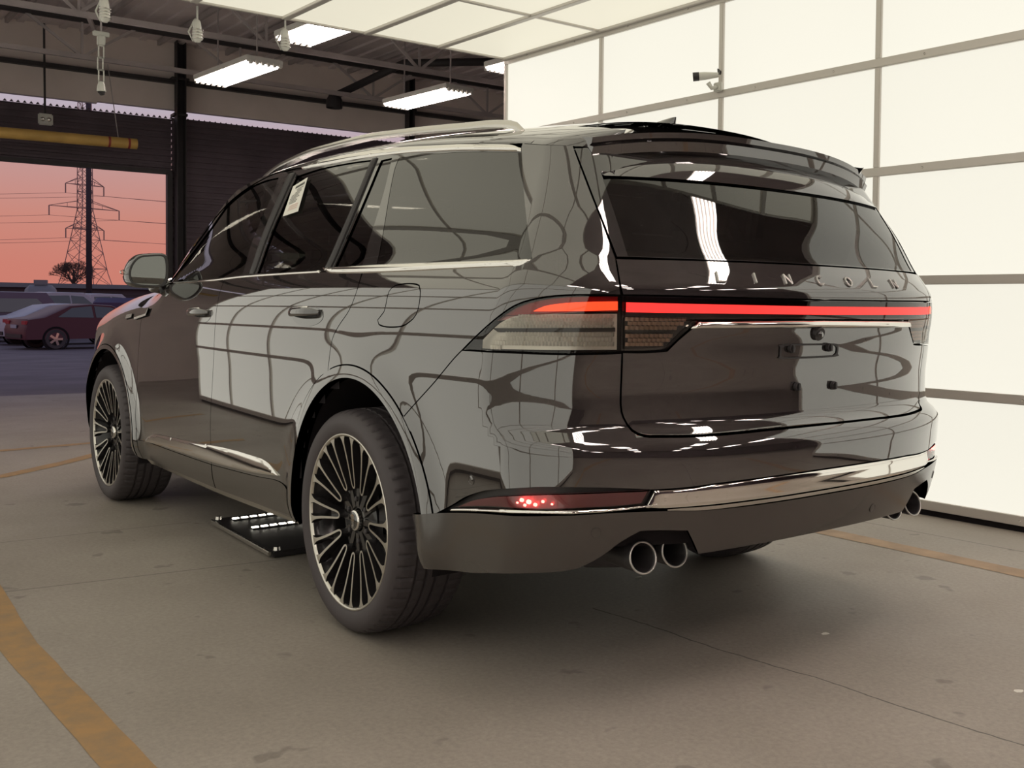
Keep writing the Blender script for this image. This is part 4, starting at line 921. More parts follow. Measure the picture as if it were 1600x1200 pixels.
# light bar lens across the tailgate with a clear lobe at either end
lobe = [(-1.6e-1, 0)]
barl = [(-.8225, 1.0052, 1), (-.8233, 1.1560, 1), (-.9387, 1.1553), (-1.1266, 1.1535), (-1.4641, 1.1520)]
barb = [(-1.4713, 1.0935), (-1.1981, 1.0925), (-1.0145, 1.0905, 1), (-.985, 1.062), (-.9597, 1.0387), (-.930, 1.0085, 1), (-.8773, 1.0049)]
bar_full = barl+[(2*SCN-p[0],)+tuple(p[1:]) for p in reversed(barl)]+[(2*SCN-p[0],)+tuple(p[1:]) for p in reversed(barb)]+barb
patch('light_bar_housing', bar_full, M['gloss'], car, off=-.02, gap=.0, flange=0, h=.03)
barlb = [(-1.4713, 1.0935), (-1.1981, 1.0925), (-1.0145, 1.0915, 1), (-.9, 1.094), (-.8225, 1.097, 1)]
patch('light_bar_lens', barl[1:]+[(2*SCN-p[0],)+tuple(p[1:]) for p in reversed(barl[1:])]+[(2*SCN-p[0],)+tuple(p[1:]) for p in reversed(barlb)]+barlb, M['smokelens'], car, off=0., gap=.002, flange=.004, h=.02)
lob = [(-.8225, 1.097, 1), (-.9, 1.094), (-1.0145, 1.0915, 1), (-.985, 1.062), (-.9597, 1.0387), (-.930, 1.0085, 1), (-.8773, 1.0049), (-.8225, 1.0052, 1)]
both('reverse_lamp_lens', lob, M['lens'], car, off=0, gap=.002, flange=.004, h=.02)
both('reverse_lamp_back', [(-.826, 1.094, 1), (-1.0, 1.0885, 1), (-.955, 1.040), (-.929, 1.013, 1), (-.826, 1.010, 1)], M['wheelblack'], car, off=-.016, gap=0, flange=0, h=.02)
sb = [(-.827, 1.112, 1), (-.827, 1.1385, 1), (-1.0, 1.1365), (-1.25, 1.135), (-1.47, 1.134)]; sb2 = [(-1.47, 1.1095), (-1.25, 1.110), (-1.0, 1.111)]
patch('light_bar_strip', sb+[(2*SCN-p[0],)+tuple(p[1:]) for p in reversed(sb)]+[(2*SCN-p[0],)+tuple(p[1:]) for p in reversed(sb2)]+sb2, M['redglow'], car, off=.0015, gap=0, flange=.003, h=.02, label='glowing red strip across the tailgate')
facets([(-.829, 1.0985, 1), (-.99, 1.0965, 1), (-.955, 1.062, 1), (-.829, 1.064, 1)], 3, 'reverse_lamp_ribs', -.012, .012, 'revback')
facets([(-.829, 1.052, 1), (-.955, 1.048, 1), (-.925, 1.020, 1), (-.829, 1.018, 1)], 3, 'reverse_lamp_ribs', -.012, .012, 'revback')
# tailgate
gl = [(-.8010, 1.2580, 1), (-.8111, 1.1944), (-.8185, 1.158, 1), (-.9387, 1.1583), (-1.1266, 1.1565), (-1.4641, 1.1550)]
patch('tailgate_upper_panel', gl+[(2*SCN-p[0],)+tuple(p[1:]) for p in reversed(gl)]+[(2*SCN+1.25, 1.2625), (2*SCN+1.0, 1.2605), (-1.0, 1.2605), (-1.25, 1.2625)][0:0]+[(2*SCN+1.0, 1.261), (SCN, 1.263), (-1.0, 1.261)], M['paint'], car, gap=.0022)
low = [(-.8195, 1.002, 1), (-.8185, .9508), (-.8170, .861), (-.8243, .8222), (-.8445, .789), (-.8750, .7745), (-.9122, .7715), (-1.0167, .7685), (-1.1472, .7690), (-1.2871, .7700)]
lowt = [(-1.4713, 1.0700), (-1.1981, 1.0690), (-.9972, 1.0690, 1), (-.9597, 1.0360), (-.930, 1.0050, 1), (-.8773, 1.0015)]
patch('tailgate', low+[(2*SCN-p[0],)+tuple(p[1:]) for p in reversed(low)]+[(2*SCN-p[0],)+tuple(p[1:]) for p in reversed(lowt)]+lowt, M['paint'], car, gap=.0022, h=.022)
ch = [(-.9925, 1.0670, 1), (-1.0125, 1.0885, 1), (-1.1981, 1.0905), (-1.4713, 1.0920)]; ch2 = [(-1.4713, 1.0690), (-1.2, 1.0680)]
patch('tailgate_chrome', ch+[(2*SCN-p[0],)+tuple(p[1:]) for p in reversed(ch)]+[(2*SCN-p[0],)+tuple(p[1:]) for p in reversed(ch2)]+ch2, M['chrome'], car, off=.0, pillow=.014, pw=.011, gap=0, h=.008, flange=.02, label='thin chrome bar below the red light strip')
# number plate recess, bolts, camera
lic = OUT['license']; cs = sum(p[0] for p in lic)/len(lic)
out = [(-1.330, .974), (-1.330, 1.018), (-1.36, 1.022), (-1.54, 1.021), (-1.567, 1.016), (-1.567, .982), (-1.54, .974), (-1.36, .972)]
out = [(-1.306, .984), (-1.306, 1.012), (-1.322, 1.0195), (-1.565, 1.0185), (-1.582, 1.010), (-1.582, .986), (-1.566, .9765), (-1.322, .9755)]
patch('plate_light_frame', out, M['satin'], car, off=.003, gap=0, flange=.004, holes=[[(-1.314, .987), (-1.314, 1.009), (-1.326, 1.0145), (-1.561, 1.0135), (-1.574, 1.007), (-1.574, .989), (-1.562, .9815), (-1.326, .9805)]], h=.01, step=.01)
for s_, z_ in ((-1.3507, 1.0065), (-1.5307, 1.0070), (-1.3923, .8888), (-1.5734, .8853)):
    p = S(np.array([s_]), z_)[0]
    b = MB().lathe([(-.003, .014), (-.012, .013), (-.013, .009), (-.008, .0085), (-.008, .0001)], 14, 'x', tuple(p)).box((p[0]-.012, p[1], p[2]), (.012, .007, .022)); b.build('plate_bolt', M['satin'], car, angle=35)
p = S(np.array([-1.4725]), 1.050)[0]
MB().tube([(p[0]+.01, p[1], p[2]+.006), (p[0]-.012, p[1], p[2]-.002)], [.026, .021], 18).build('reversing_camera', M['satin'], car, angle=35)
MB().lathe([(-.014, .012), (-.018, .009), (-.019, .0001)], 14, 'x', (p[0], p[1], p[2]-.002)).build('camera_lens', M['gloss'], car, smooth=True)
# lettering on the tailgate, raised chrome capitals
fnt = {'L': [[(0, 1), (.0, 0), (.8, 0)]], 'I': [[(.4, 1), (.4, 0)]], 'N': [[(0, 0), (0, 1), (.85, 0), (.85, 1)]], 'C': [[(.85*.5+.46*math.cos(t), .5+.5*math.sin(t)) for t in np.radians(range(50, 315, 22))]], 'O': [[(.42+.46*math.cos(t), .5+.5*math.sin(t)) for t in np.radians(range(0, 361, 24))]]}
LH = .030
for chv, s_ in zip('LINCOLN', (-1.0841, -1.2033, -1.3350, -1.4865, -1.6306, -1.7655, -1.8931)):
    b = MB()
    for st in fnt[chv]:
        pts = [(s_-(u-.42)*LH, 1.2135+(v-.5)*LH*.86) for u, v in st]
        q = S(np.array([k[0] for k in pts]), np.array([k[1] for k in pts]), .003)
        for a_, c_ in zip(q, q[1:]): 
            d = (Vector(c_)-Vector(a_)).normalized()*.0016
            b.bar(Vector(a_)-d, Vector(c_)+d, .0046, .005, (-1, 0, 0))
    b.build('badge_letter', M['badge'], car)
# ---- greenhouse ---------------------------------------------------------
fg = [(2.43, 1.222, 1), (2.36, 1.30), (2.2744, 1.40), (2.1735, 1.4907), (2.078, 1.5832), (1.9572, 1.6371), (1.8158, 1.6595), (1.6374, 1.6743), (1.478, 1.6741, 1), (1.4531, 1.6058), (1.4548, 1.4917), (1.4453, 1.3646), (1.4045, 1.242, 1), (1.77, 1.2260)]
rg, ff_, qg = OUT['rear_glass'], OUT['rear_fixed_glass'], OUT['quarter_glass']
ff2 = [(.534, 1.252, 1), (.5161, 1.3777), (.5143, 1.5324), (.5176, 1.6544, 1), (.4402, 1.656, 1), (.3976, 1.546), (.3636, 1.4268), (.3434, 1.3238), (.3238, 1.2584, 1)]
def zes(s): 
    z = 1.6
    for _ in range(8): z = float(ZE(s+PX if s >= 0 else S(np.array([s]), z)[0][0]))
    return z
uc = OUT['upper_chrome']
uctop = [p[:2] for p in uc[:7]]                      # from the front back
pil = [(1.50, 1.700), (1.6674, 1.6965), (1.8458, 1.682), (2.0, 1.656), (2.115, 1.600), (2.213, 1.508), (2.314, 1.416), (2.40, 1.318), (2.50, 1.215)]
fr_out = [(2.50, 1.215, 1)]+[(p[0], p[1]) for p in reversed(pil[:-1])]+[(p[0], p[1]-.006) for p in uctop]+[(-.4354, 1.6030, 1), (-.4948, 1.4818), (-.552, 1.3601), (-.594, 1.2575, 1), (-.2, 1.2545), (.3, 1.244), (.9, 1.240), (1.58, 1.236), (2.0, 1.222)]
for sd in (1, -1):
    patch('window_frame', fr_out, M['gloss'], car, off=-.003, gap=.001, holes=[fg, rg, ff2, qg], h=.022, flange=.02, side=sd)
    patch('front_window', fg, M['glass'], car, off=-.008, gap=-.004, flange=.0, side=sd)
    patch('rear_window', rg, M['glass'], car, off=-.008, gap=-.004, flange=.0, side=sd)
    patch('rear_quarter_light', ff2, M['glass'], car, off=-.008, gap=-.003, flange=.0, side=sd)
    patch('quarter_window', qg, M['glass'], car, off=-.004, gap=-.003, flange=.0, side=sd)
    # divider and pillar rubbers
    for a_, b_, w_ in (((.588, 1.247), (.574, 1.664), .022), ((1.33, 1.245), (1.372, 1.675), .05), ((.272, 1.256), (.405, 1.653), .02)):
        mid = ((a_[0]+b_[0])/2-.012, (a_[1]+b_[1])/2)
    for nm, L_ in (('door_pillar', [(.600, 1.247, 1), (.5885, 1.33), (.5795, 1.43), (.582, 1.58), (.590, 1.668, 1), (.556, 1.668, 1), (.5500, 1.53), (.5480, 1.38), (.560, 1.250, 1)]),
                   ('door_pillar', [(1.315, 1.243, 1), (1.337, 1.37), (1.350, 1.52), (1.352, 1.680, 1), (1.298, 1.680, 1), (1.296, 1.52), (1.288, 1.372), (1.272, 1.244, 1)])):
        patch(nm, L_, M['satin'], car, off=.001, gap=0, pillow=.006, pw=.012, h=.015, flange=.006, side=sd)
patch('roof_side', [(p[0], p[1]+.001) for p in uctop]+[(s, zes(s)) for s in np.linspace(-.42, 1.25, 22)], M['paint'], car, gap=.001, h=.02, raw=True)
top1 = [(s, zes(s)) for s in np.linspace(-.42, 2.57, 44)]
bot1 = [(2.53, 1.206)]+list(reversed(pil[:-1]))
for sd in (1, -1):
    pl = np.r_[curve([p[:2] for p in uctop], .02, False)[::-1], np.array([(1.30, 1.700)]), np.array([p for p in pil[:-1]]), np.array([(2.44, 1.29), (2.53, 1.21)])]
    patch('roof_side', np.r_[pl, np.array(top1[::-1])], M['paint'], car, gap=.0012, h=.02, raw=True, side=sd, flange=.008)
for o in [o for o in car.children if o.name == 'roof_side']: bpy.data.objects.remove(o)
both('window_top_trim', uc, M['chrome'], car, off=0, pillow=.009, pw=.010, gap=0, h=.010, flange=.01, label='bright chrome strip over the side windows')
both('belt_trim', OUT['belt_chrome'], M['chrome'], car, off=0, pillow=.010, pw=.012, gap=0, h=.010, flange=.01, label='bright chrome strip under the rear side windows')
both('front_belt_trim', [(2.30, 1.2185, 1), (1.7551, 1.2276), (1.3886, 1.2386), (.9864, 1.2431), (.6401, 1.2458, 1), (.6319, 1.2365, 1), (.975, 1.2331), (1.373, 1.2275), (1.7412, 1.2168), (2.29, 1.210, 1)], M['chrome'], car, off=0, pillow=.005, pw=.004, gap=0, h=.008, flange=.008)
# tailgate glass with gloss black sides
fx = [(-.8030, 1.2640, 1), (-.7626, 1.3699), (-.7094, 1.4917), (-.6600, 1.590, 1)]
gz = [(-.832, 1.2700, 1), (-.803, 1.37), (-.775, 1.45), (-.752, 1.512, 1)]
top_ = [(-.9, 1.566), (SCN, 1.575)]
gfr = fx+[(-.8, 1.595), (SCN, 1.60), (2*SCN+.8, 1.595)]+[(2*SCN-p[0],)+tuple(p[1:]) for p in reversed(fx)]+[(2*SCN+1.0, 1.2635), (SCN, 1.2655), (-1.0, 1.2635)]
ggl = gz+[(-.9, 1.516), (SCN, 1.522), (2*SCN+.9, 1.516)]+[(2*SCN-p[0],)+tuple(p[1:]) for p in reversed(gz)]+[(2*SCN+1.0, 1.2700), (SCN, 1.272), (-1.0, 1.2700)]
patch('tailgate_glass_frame', gfr, M['gloss'], car, off=-.002, gap=.002, holes=[ggl], h=.022)
patch('tailgate_glass', ggl, M['gatewin'], car, off=-.004, gap=-.003, flange=0, h=.022)
# ---- roof, windscreen, bonnet
ZC = pchip([-.92, -.80, -.5, 0, .5, 1.0, 1.35, 1.73, 2.0, 2.28], [1.690, 1.722, 1.757, 1.792, 1.803, 1.797, 1.775, 1.69, 1.57, 1.33])
def roofpt(x, t):
    x = np.asarray(x, float); t = np.asarray(t, float)
    ze = ZE(x); ye = W(x, ze); zc = ZC(x); bow = np.interp(x, [1.1, 1.4, 2.28], [0, .10, .42])
    bow = bow+np.interp(x, [-.8, -.3], [-.10, 0])
    a = np.clip(1-np.abs(t)**2.4, 0, 1)
    return np.stack([x+bow*(1-t**2), t*ye, ze+(zc-ze)*a**.72], -1)
def roofmesh(name, x0, x1, m, nx=60, ny=48, parent=None):
    xs = np.linspace(x0, x1, nx); ts = np.sin(np.linspace(-PI/2, PI/2, ny))
    P = [[tuple(roofpt(x, t)) for t in ts] for x in xs]
    return MB().grid(P).build(name, m, parent, smooth=True)
roofmesh('roof', -.70, 1.30, M['paint'], parent=car)
for sd in (1, -1):
    P = []
    for s_ in np.linspace(-.20, -.80, 30):
        e = S(np.array([s_]), zes(s_))[0]; r1 = roofpt(e[0], 1.0); row = []
        for t in np.linspace(1, .80, 9):
            q = roofpt(e[0], t)+(e-r1)*((t-.80)/.20); row.append((q[0], sd*q[1], q[2]+.0015*(1 if t < 1 else 0)))
        P.append(row)
    MB().grid(P).build('roof_corner', M['paint'], car, smooth=True)
roofmesh('windscreen', 1.305, 2.28, M['glass'], 40, 40, car)
HZC = pchip([2.4, 2.8, 3.2, 3.6, 3.84, 3.9], [1.245, 1.215, 1.17, 1.10, 1.0, .93])
P = []
for s in np.r_[np.linspace(2.50, 4.0, 34), np.linspace(4.04, 4.99, 22)]:
    z = zt_s(s); e = S(np.array([s]), z)[0]; row = []
    bow = np.interp(e[0], [2.2, 2.6, 3.0], [.42, .25, 0]); xc = min(e[0]+bow*1.0, 3.88)
    zc = max(float(HZC(xc)), e[2]) if s < 4.9 else e[2]
    for t in np.sin(np.linspace(-PI/2, PI/2, 33)):
        a = max(0, 1-abs(t)**2.3); row.append((e[0]+(xc-e[0])*(1-t*t), e[1]*t, e[2]+(zc-e[2])*a**.8*min(1, e[1]/.5)))
    P.append(row)
MB().grid(P).build('bonnet', M['paint'], car, smooth=True)
# spoiler
def lipx(y): return -1.012+.36*np.abs(y)**3.2
def sect(y):
    a = abs(y)/.655; xr = -.68
    zr = float(roofpt(-.68, y/W(-.68, 1.6))[2]) if abs(y) < .69 else 1.62
    zl = 1.668-.050*a**2.5; xl = float(lipx(y)); zu = 1.514-.012*a**2; xu = float(RX(np.array(y), np.array(zu)))-.004
    pr = [(xr+.06, zr+.001), (xr-.06, zr-.012), ((xr+xl)/2, (zr*.42+zl*.58)+.004), (xl+.05, zl+.006), (xl, zl), (xl+.004, zl-.016), (xl+.014, zl-.022), (xl-.004, zl-.028), (xl+.008, zl-.056), (xl+.03, zl-.066), (xl*.6+xu*.4, (zl-.075)*.6+zu*.4), (xu, zu), (xu+.10, zu+.03), (xr+.06, zr-.06)]
    return [(x, y, z) for x, z in pr]
ys = np.sin(np.linspace(-PI/2, PI/2, 41))*.655
P = [sect(y) for y in ys]; m_ = MB().grid(P, wrap=True); n_ = len(P[0]); m_.F += [tuple(range(n_)), tuple(range((len(P)-1)*n_+n_-1, (len(P)-1)*n_-1, -1))]
m_.build('spoiler', M['paint'], car, angle=40)
MB().tube([(-.955, -.12, 1.612), (-.958, .12, 1.612)], .004, 6).build('high_brake_light', M['satin'], car)
# upper corners of the tailgate beside the spoiler
both('tailgate_corner', [(-.6600, 1.592, 1), (-.657, zg, 1), (-.75, zg+.015), (-.86, zg+.02, 1), (-.86, 1.592, 1)], M['paint'], car, off=0)
# shark fin
b = MB(); P = []
for z, x0, x1, w_ in ((1.745, -.30, -.565, .034), (1.765, -.34, -.567, .030), (1.785, -.405, -.570, .022), (1.80, -.47, -.573, .014), (1.806, -.52, -.574, .006)):
    P.append([(x0+(x1-x0)*(1-math.cos(a))/2, w_*math.sin(a)*(.35+.65*(1-math.cos(a))/2), z) for a in np.linspace(0, 2*PI, 24, endpoint=False)])
b.grid(P, wrap=True); b.F.append(tuple(range(4*24, 5*24))); b.build('antenna_fin', M['paint'], car, angle=50)
# roof rails
rz = pchip([-.52, -.496, -.414, -.135, .231, .656, 1.024, 1.37, 1.637, 1.70], [1.695, 1.715, 1.737, 1.762, 1.789, 1.809, 1.808, 1.785, 1.742, 1.72])
for sd in (1, -1):
    P = []
    for x in np.linspace(-.52, 1.70, 60):
        z = float(rz(x)); e = min(1, (x+.52)/.22, (1.70-x)/.25); w_ = .006+.012*e; yb = .62
        zb = z-.026; P.append([(x, sd*(yb+a), c) for a, c in ((w_, zb), (w_*1.05, z-.018), (w_*.6, z-.004), (0, z), (-w_*.6, z-.004), (-w_*1.05, z-.018), (-w_, zb))])
    m_ = MB().grid(P, wrap=True); m_.F += [tuple(range(7)), tuple(range(59*7+6, 59*7-1, -1))]; m_.build('roof_rail', M['satinchrome'], car, angle=80)
# ---- door handles, mirrors, badge
for sd in (1, -1):
    for s_, z_ in ((1.755, 1.068), (.625, 1.082)):
        r = empty('door_handle', (0, 0, 0), 0, car)
        patch('handle_cup', [(s_+.13*math.cos(t)-.02, z_-.004+.036*math.sin(t)) for t in np.linspace(0, 2*PI, 28, endpoint=False)], M['gloss'], r, off=.001, gap=0, flange=.002, h=.012, raw=True, side=sd)
        P = []
        for u in np.linspace(-1, 1, 23):
            c_ = S(np.array([s_-u*.118]), z_+.006+.004*u, .004+.030*(1-abs(u)**3))[0]; k = .35+.65*(1-abs(u)**4)
            P.append([(c_[0], sd*(c_[1]+.009*k*math.cos(a)), c_[2]+.0165*k*math.sin(a)) for a in np.linspace(0, 2*PI, 14, endpoint=False)])
        m_ = MB().grid(P, wrap=True); m_.F += [tuple(range(14)), tuple(range(22*14+13, 22*14-1, -1))]; m_.build('grip', M['paint'], r, smooth=True)
        P = []
        for u in np.linspace(-.9, .6, 15):
            c_ = S(np.array([s_-u*.118]), z_+.021+.004*u, .004+.031*(1-abs(u)**3))[0]; P.append(Vector((c_[0], sd*c_[1], c_[2])))
        MB().tube(P, .0035, 6).build('chrome_insert', M['chrome'], r, smooth=True)
    # mirror
    r = empty('door_mirror', (0, 0, 0), 0, car)
    def mo(u, v, d): return (2.12+d+u*.032, sd*(1.018+u*.088), 1.276+v*.083)
    ring = []
    shape = [(-.75, .98), (-.1, .95), (.45, .83), (.80, .42), (.97, -.15), (.90, -.70), (.62, -.94), (0, -1.0), (-.62, -.98), (-.92, -.68), (-1.0, .0), (-.95, .75)]
    shp = curve(shape, .12)
    P = []
    for d, k in ((-.002, .86), (-.016, .93), (-.012, 1.0), (.03, 1.06), (.09, .95), (.13, .70), (.15, .35), (.155, .05)):
        P.append([mo(p[0]*k, p[1]*k, d) for p in shp])
    m_ = MB().grid(P, wrap=True); m_.build('mirror_shell', M['paint'], r, angle=50)
    MB().grid([[mo(p[0]*k, p[1]*k, d) for p in shp] for k, d in ((.95, -.018), (.86, -.018), (.86, -.004))], wrap=True).build('mirror_rim', M['satin'], r, angle=50)
    V = [mo(p[0]*.87, p[1]*.87, -.006) for p in shp]; V2 = [mo(p[0]*.87, p[1]*.87, .004) for p in shp]; k = len(V)
    o = MB().add(V+V2, [tuple(range(k)), tuple(range(2*k-1, k-1, -1))]+[(i, (i+1) % k, k+(i+1) % k, k+i) for i in range(k)]).build('mirror_face', M['mirror'], r)
    MB().tube([(2.16, sd*.985, 1.195), (2.18, sd*.94, 1.195), (2.20, sd*.88, 1.20)], [.026, .034, .045], 12).build('mirror_arm', M['paint'], r, smooth=True)
    MB().tube([mo(1.0, -.12, .04), mo(1.16, -.15, .03)], [.012, .009], 8).build('indicator', M['lens'], r, smooth=True)
    # wing badge: chrome spear with small plate
    bz = curve([(2.955, 1.028, 1), (2.955, 1.060), (2.80, 1.078), (2.62, 1.092, 1), (2.61, 1.068), (2.78, 1.050)], .02)
    patch('wing_badge', np.array([(2.965, 1.024), (2.965, 1.052), (2.80, 1.066), (2.56, 1.086), (2.575, 1.060), (2.80, 1.038)]), M['gloss'], car, off=.004, gap=0, flange=.006, h=.015, raw=True, side=sd)
    patch('wing_badge_trim', np.array([(2.78, 1.037), (2.575, 1.060), (2.56, 1.088), (2.552, 1.088), (2.567, 1.050), (2.78, 1.026)]), M['badge'], car, off=.010, gap=0, flange=.006, h=.01, raw=True, side=sd)
    for k in range(6):
        s0 = 2.955-k*.020; zb = 1.0285+k*.0014; patch('badge_letter', np.array([(s0, zb), (s0, zb+.019), (s0-.013, zb+.020), (s0-.013, zb+.001)]), M['badge'], car, off=.010, gap=0, flange=.004, h=.02, raw=True, side=sd)
# sticker sheet on the rear door glass
st = [(1.238, 1.612), (1.122, 1.642), (1.066, 1.494), (1.205, 1.481)]
def bl(u, v):
    a, b_, c_, d = [np.array(p) for p in st]; return tuple((a*(1-u)+b_*u)*(1-v)+(d*(1-u)+c_*u)*v)
sheet = empty('window_sheet'); tag(sheet, 'white printed paper sheet stuck on the rear door window', 'sheet')
patch('sheet', np.array(st), M['paper'], sheet, off=.001, gap=0, flange=.001, h=.04, raw=True)
def q4(u0, v0, u1, v1): return np.array([bl(u0, v0), bl(u1, v0), bl(u1, v1), bl(u0, v1)])
for k, c_ in enumerate('RC42078'):
    u = .30+k*.09; patch('number_mark', q4(u, .10, u+.062, .175), M['ink'], sheet, off=.0022, gap=0, flange=0, h=.03, raw=True)
for r_, (u0, u1) in enumerate(((.45, .9), (.5, .8), (.4, .85), (.2, .75), (.2, .7), (.15, .8), (.2, .6), (.15, .7), (.2, .65))):
    v = .225+r_*.050
    for k in range(6):
        a = u0+(u1-u0)*k/6; patch('print_mark', q4(a, v, a+(u1-u0)/6*.7, v+.022), M['ink'], sheet, off=.0022, gap=0, flange=0, h=.03, raw=True)
for k in range(3): patch('pink_mark', q4(.25, .72+k*.06, .85, .745+k*.06), M['pink'], sheet, off=.0022, gap=0, flange=0, h=.03, raw=True)
# ---- exhaust tips
for sd in (1, -1):
    for y in (.527, .647):
        P = []
        for x, rr_ in ((-1.02, .040), (-1.10, .0425), (-1.150, .0435), (-1.153, .0415), (-1.148, .0385), (-1.05, .037)):
            P.append([(x-(.012 if x < -1.1 else 0)*math.sin(a)*-1, sd*y+rr_*1.10*math.cos(a), .431+rr_*.98*math.sin(a)) for a in np.linspace(0, 2*PI, 28, endpoint=False)])
        MB().grid(P, wrap=True).build('exhaust_tip', M['satin'], car, smooth=True)
        MB().tube([(-1.1535-(.012)*math.sin(a)*-1, sd*y+.0425*1.10*math.cos(a), .431+.0425*.98*math.sin(a)) for a in np.linspace(0, 2*PI, 41)], .0032, 6, cap=False).build('tip_rim', M['badge'], car, smooth=True)
        MB().lathe([(-1.06, .0001), (-1.06, .038)], 20, 'x', (0, sd*y, .431)).build('exhaust_bore', M['deep'], car)
    MB().tube([(-1.05, sd*.587, .425), (-.86, sd*.587, .42), (-.82, sd*.587, .42)], [.05, .085, .05], 16).build('silencer', M['steel'], car, smooth=True)
# ---- under-structure: inner shell, floor pan, wheel wells
gs = np.linspace(-1.4923*2+.2, 4.99, 300)
for sd in (1, -1):
    P = []
    ss = np.linspace(SCN, 4.99, 230)
    zz_ = np.linspace(0, 1, 16)
    V = []; F = []; zb = np.interp(ss, [-1.49, -1.02, -1.0, -.86, -.80, -.25, -.2, .7, .85, 4.9], [.46, .46, .52, .53, .50, .44, .36, .36, .33, .33]); zt = np.array([1.235 if s < 2.45 else zt_s(s)-.04 for s in ss])
    G_ = [S(ss, zb+(zt-zb)*t, -.030) for t in zz_]
    for r_ in G_: V += [tuple(p*np.array([1, sd, 1])) for p in r_]
    n0 = len(ss)
    for i in range(len(zz_)-1):
        for j in range(n0-1):
            c_ = (G_[i][j]+G_[i+1][j+1])/2
            if c_[1] > .55 and any(math.hypot(c_[0]-w_[0], c_[2]-w_[1]) < w_[2]-.0 for w_ in (RW, FW)): continue
            F.append((i*n0+j, i*n0+j+1, (i+1)*n0+j+1, (i+1)*n0+j))
    MB().add(V, F).build('inner_body', M['deep'], car)
    for (cx, cz, r0) in (RW, FW):
        P = [[(cx+(r0+.005)*math.cos(a), sd*y, cz+(r0+.005)*math.sin(a)) for a in np.radians(np.linspace(-12, 192, 40))] for y in (.955, .60)]
        MB().grid(P).build('wheel_well', M['deep'], car, smooth=True)
        V = [(cx, sd*.60, cz)]+P[1]; MB().add(V, [(0, i, i+1) for i in range(1, 40)]).build('wheel_well', M['deep'], car)
MB().box((1.4, 0, .40), (4.6, 1.15, .10)).box((1.45, 0, .36), (1.9, 1.80, .06)).build('floor_pan', M['deep'], car)
for x in (0, 3.025): MB().tube([(x, -.75, .383), (x, .75, .383)], .05, 12).build('axle', M['steel'], car)
# ---- interior
MB().box((1.0, 0, .52), (3.2, 1.60, .06)).build('cabin_floor', M['interior'], car)
MB().box((2.25, 0, 1.0), (.5, 1.5, .34)).build('dashboard', M['interior'], car, bevel=.06)
MB().box((.35, 0, 1.655), (1.7, 1.15, .02)).build('headlining', M['interior'], car)
def seat(x, y, w_=.52):
    r = empty('seat', (x, y, 0), 0, car)
    MB().box((.12, 0, .74), (.52, w_, .18)).build('cushion', M['seat'], r, bevel=.05)
    MB().box((-.16, 0, 1.05), (.14, w_, .66), Euler((0, -.22, 0)).to_matrix()).build('backrest', M['seat'], r, bevel=.05)
    for q in ([0] if w_ < .7 else [-.4, 0, .4]): MB().box((-.27, q, 1.44), (.09, .27, .17), Euler((0, -.18, 0)).to_matrix()).build('headrest', M['seat'], r, bevel=.035)
for x in (1.45, .45):
    for y in (.37, -.37): seat(x, y)
seat(-.42, 0, 1.15)
st_ = MB().lathe([(-.012, .175), (0, .19), (.012, .175), (0, .163)], 32, 'x', closed=True).box((0, 0, 0), (.03, .33, .05)).build('steering_wheel', M['interior'], car, smooth=False, angle=40); st_.location = (1.98, .37, 1.12); st_.rotation_euler = (0, .35, 0)
# ---- wheels
def tyre_mesh():
    n = 288; R0 = .383
    prof = [(-.010, .292, 0), (.000, .300, 0), (.006, .312, 0), (.010, .330, 0), (.009, .345, 0), (.004, .358, 0), (-.004, .367, 0), (-.012, .3735, 1), (-.022, .3775, 1), (-.036, .3800, 1), (-.052, .3815, 1), (-.060, .3820, 0), (-.062, .374, 0), (-.070, .374, 0), (-.072, .3825, 2), (-.098, .383, 2), (-.100, .374, 0), (-.110, .374, 0), (-.112, .383, 0), (-.134, .383, 0), (-.136, .374, 0), (-.146, .374, 0), (-.148, .383, 0), (-.170, .383, 2), (-.184, .3828, 2), (-.186, .374, 0), (-.194, .374, 0), (-.196, .3822, 0), (-.212, .3815, 1), (-.228, .380, 1), (-.245, .3765, 0), (-.258, .365, 0), (-.266, .345, 0), (-.268, .325, 0), (-.262, .305, 0), (-.250, .292, 0)]
    V = []; F = []
    for y, r, f in prof:
        for k in range(n):
            q = r
            if f == 1 and k % 5 == 0 and n % 1 == 0: q = r-.0065
            if f == 2 and k % 5 == 2: q = r-.004
            t = 2*PI*k/n+(.02 if f == 1 else 0)*(y+.03)/.03*-0
            V.append((q*math.cos(t), y, q*math.sin(t)))
    m = len(prof)
    for i in range(m-1):
        for k in range(n): F.append((i*n+k, i*n+(k+1) % n, (i+1)*n+(k+1) % n, (i+1)*n+k))
    return V, F
def face_y(r): return float(np.interp(r, [0, .05, .12, .20, .27, .30], [-.040, -.034, -.026, -.014, -.003, .0]))
def ribbon(b, pts, w, dep):
    """machined arm: flat top ribbon following the wheel face, with sides"""
    P = []
    n = len(pts)
    for i in range(n):
        d = np.array(pts[min(i+1, n-1)])-np.array(pts[max(i-1, 0)]); d = d/np.linalg.norm(d); nn = np.array([-d[1], d[0]]); p = np.array(pts[i]); ww = w if not hasattr(w, '__len__') else w[i]
        a = p+nn*ww/2; c = p-nn*ww/2; ra, rc = np.hypot(*a), np.hypot(*c)
        P.append([(a[0], face_y(ra)-dep, a[1]), (a[0], face_y(ra), a[1]), (c[0], face_y(rc), c[1]), (c[0], face_y(rc)-dep, c[1])])
    return P
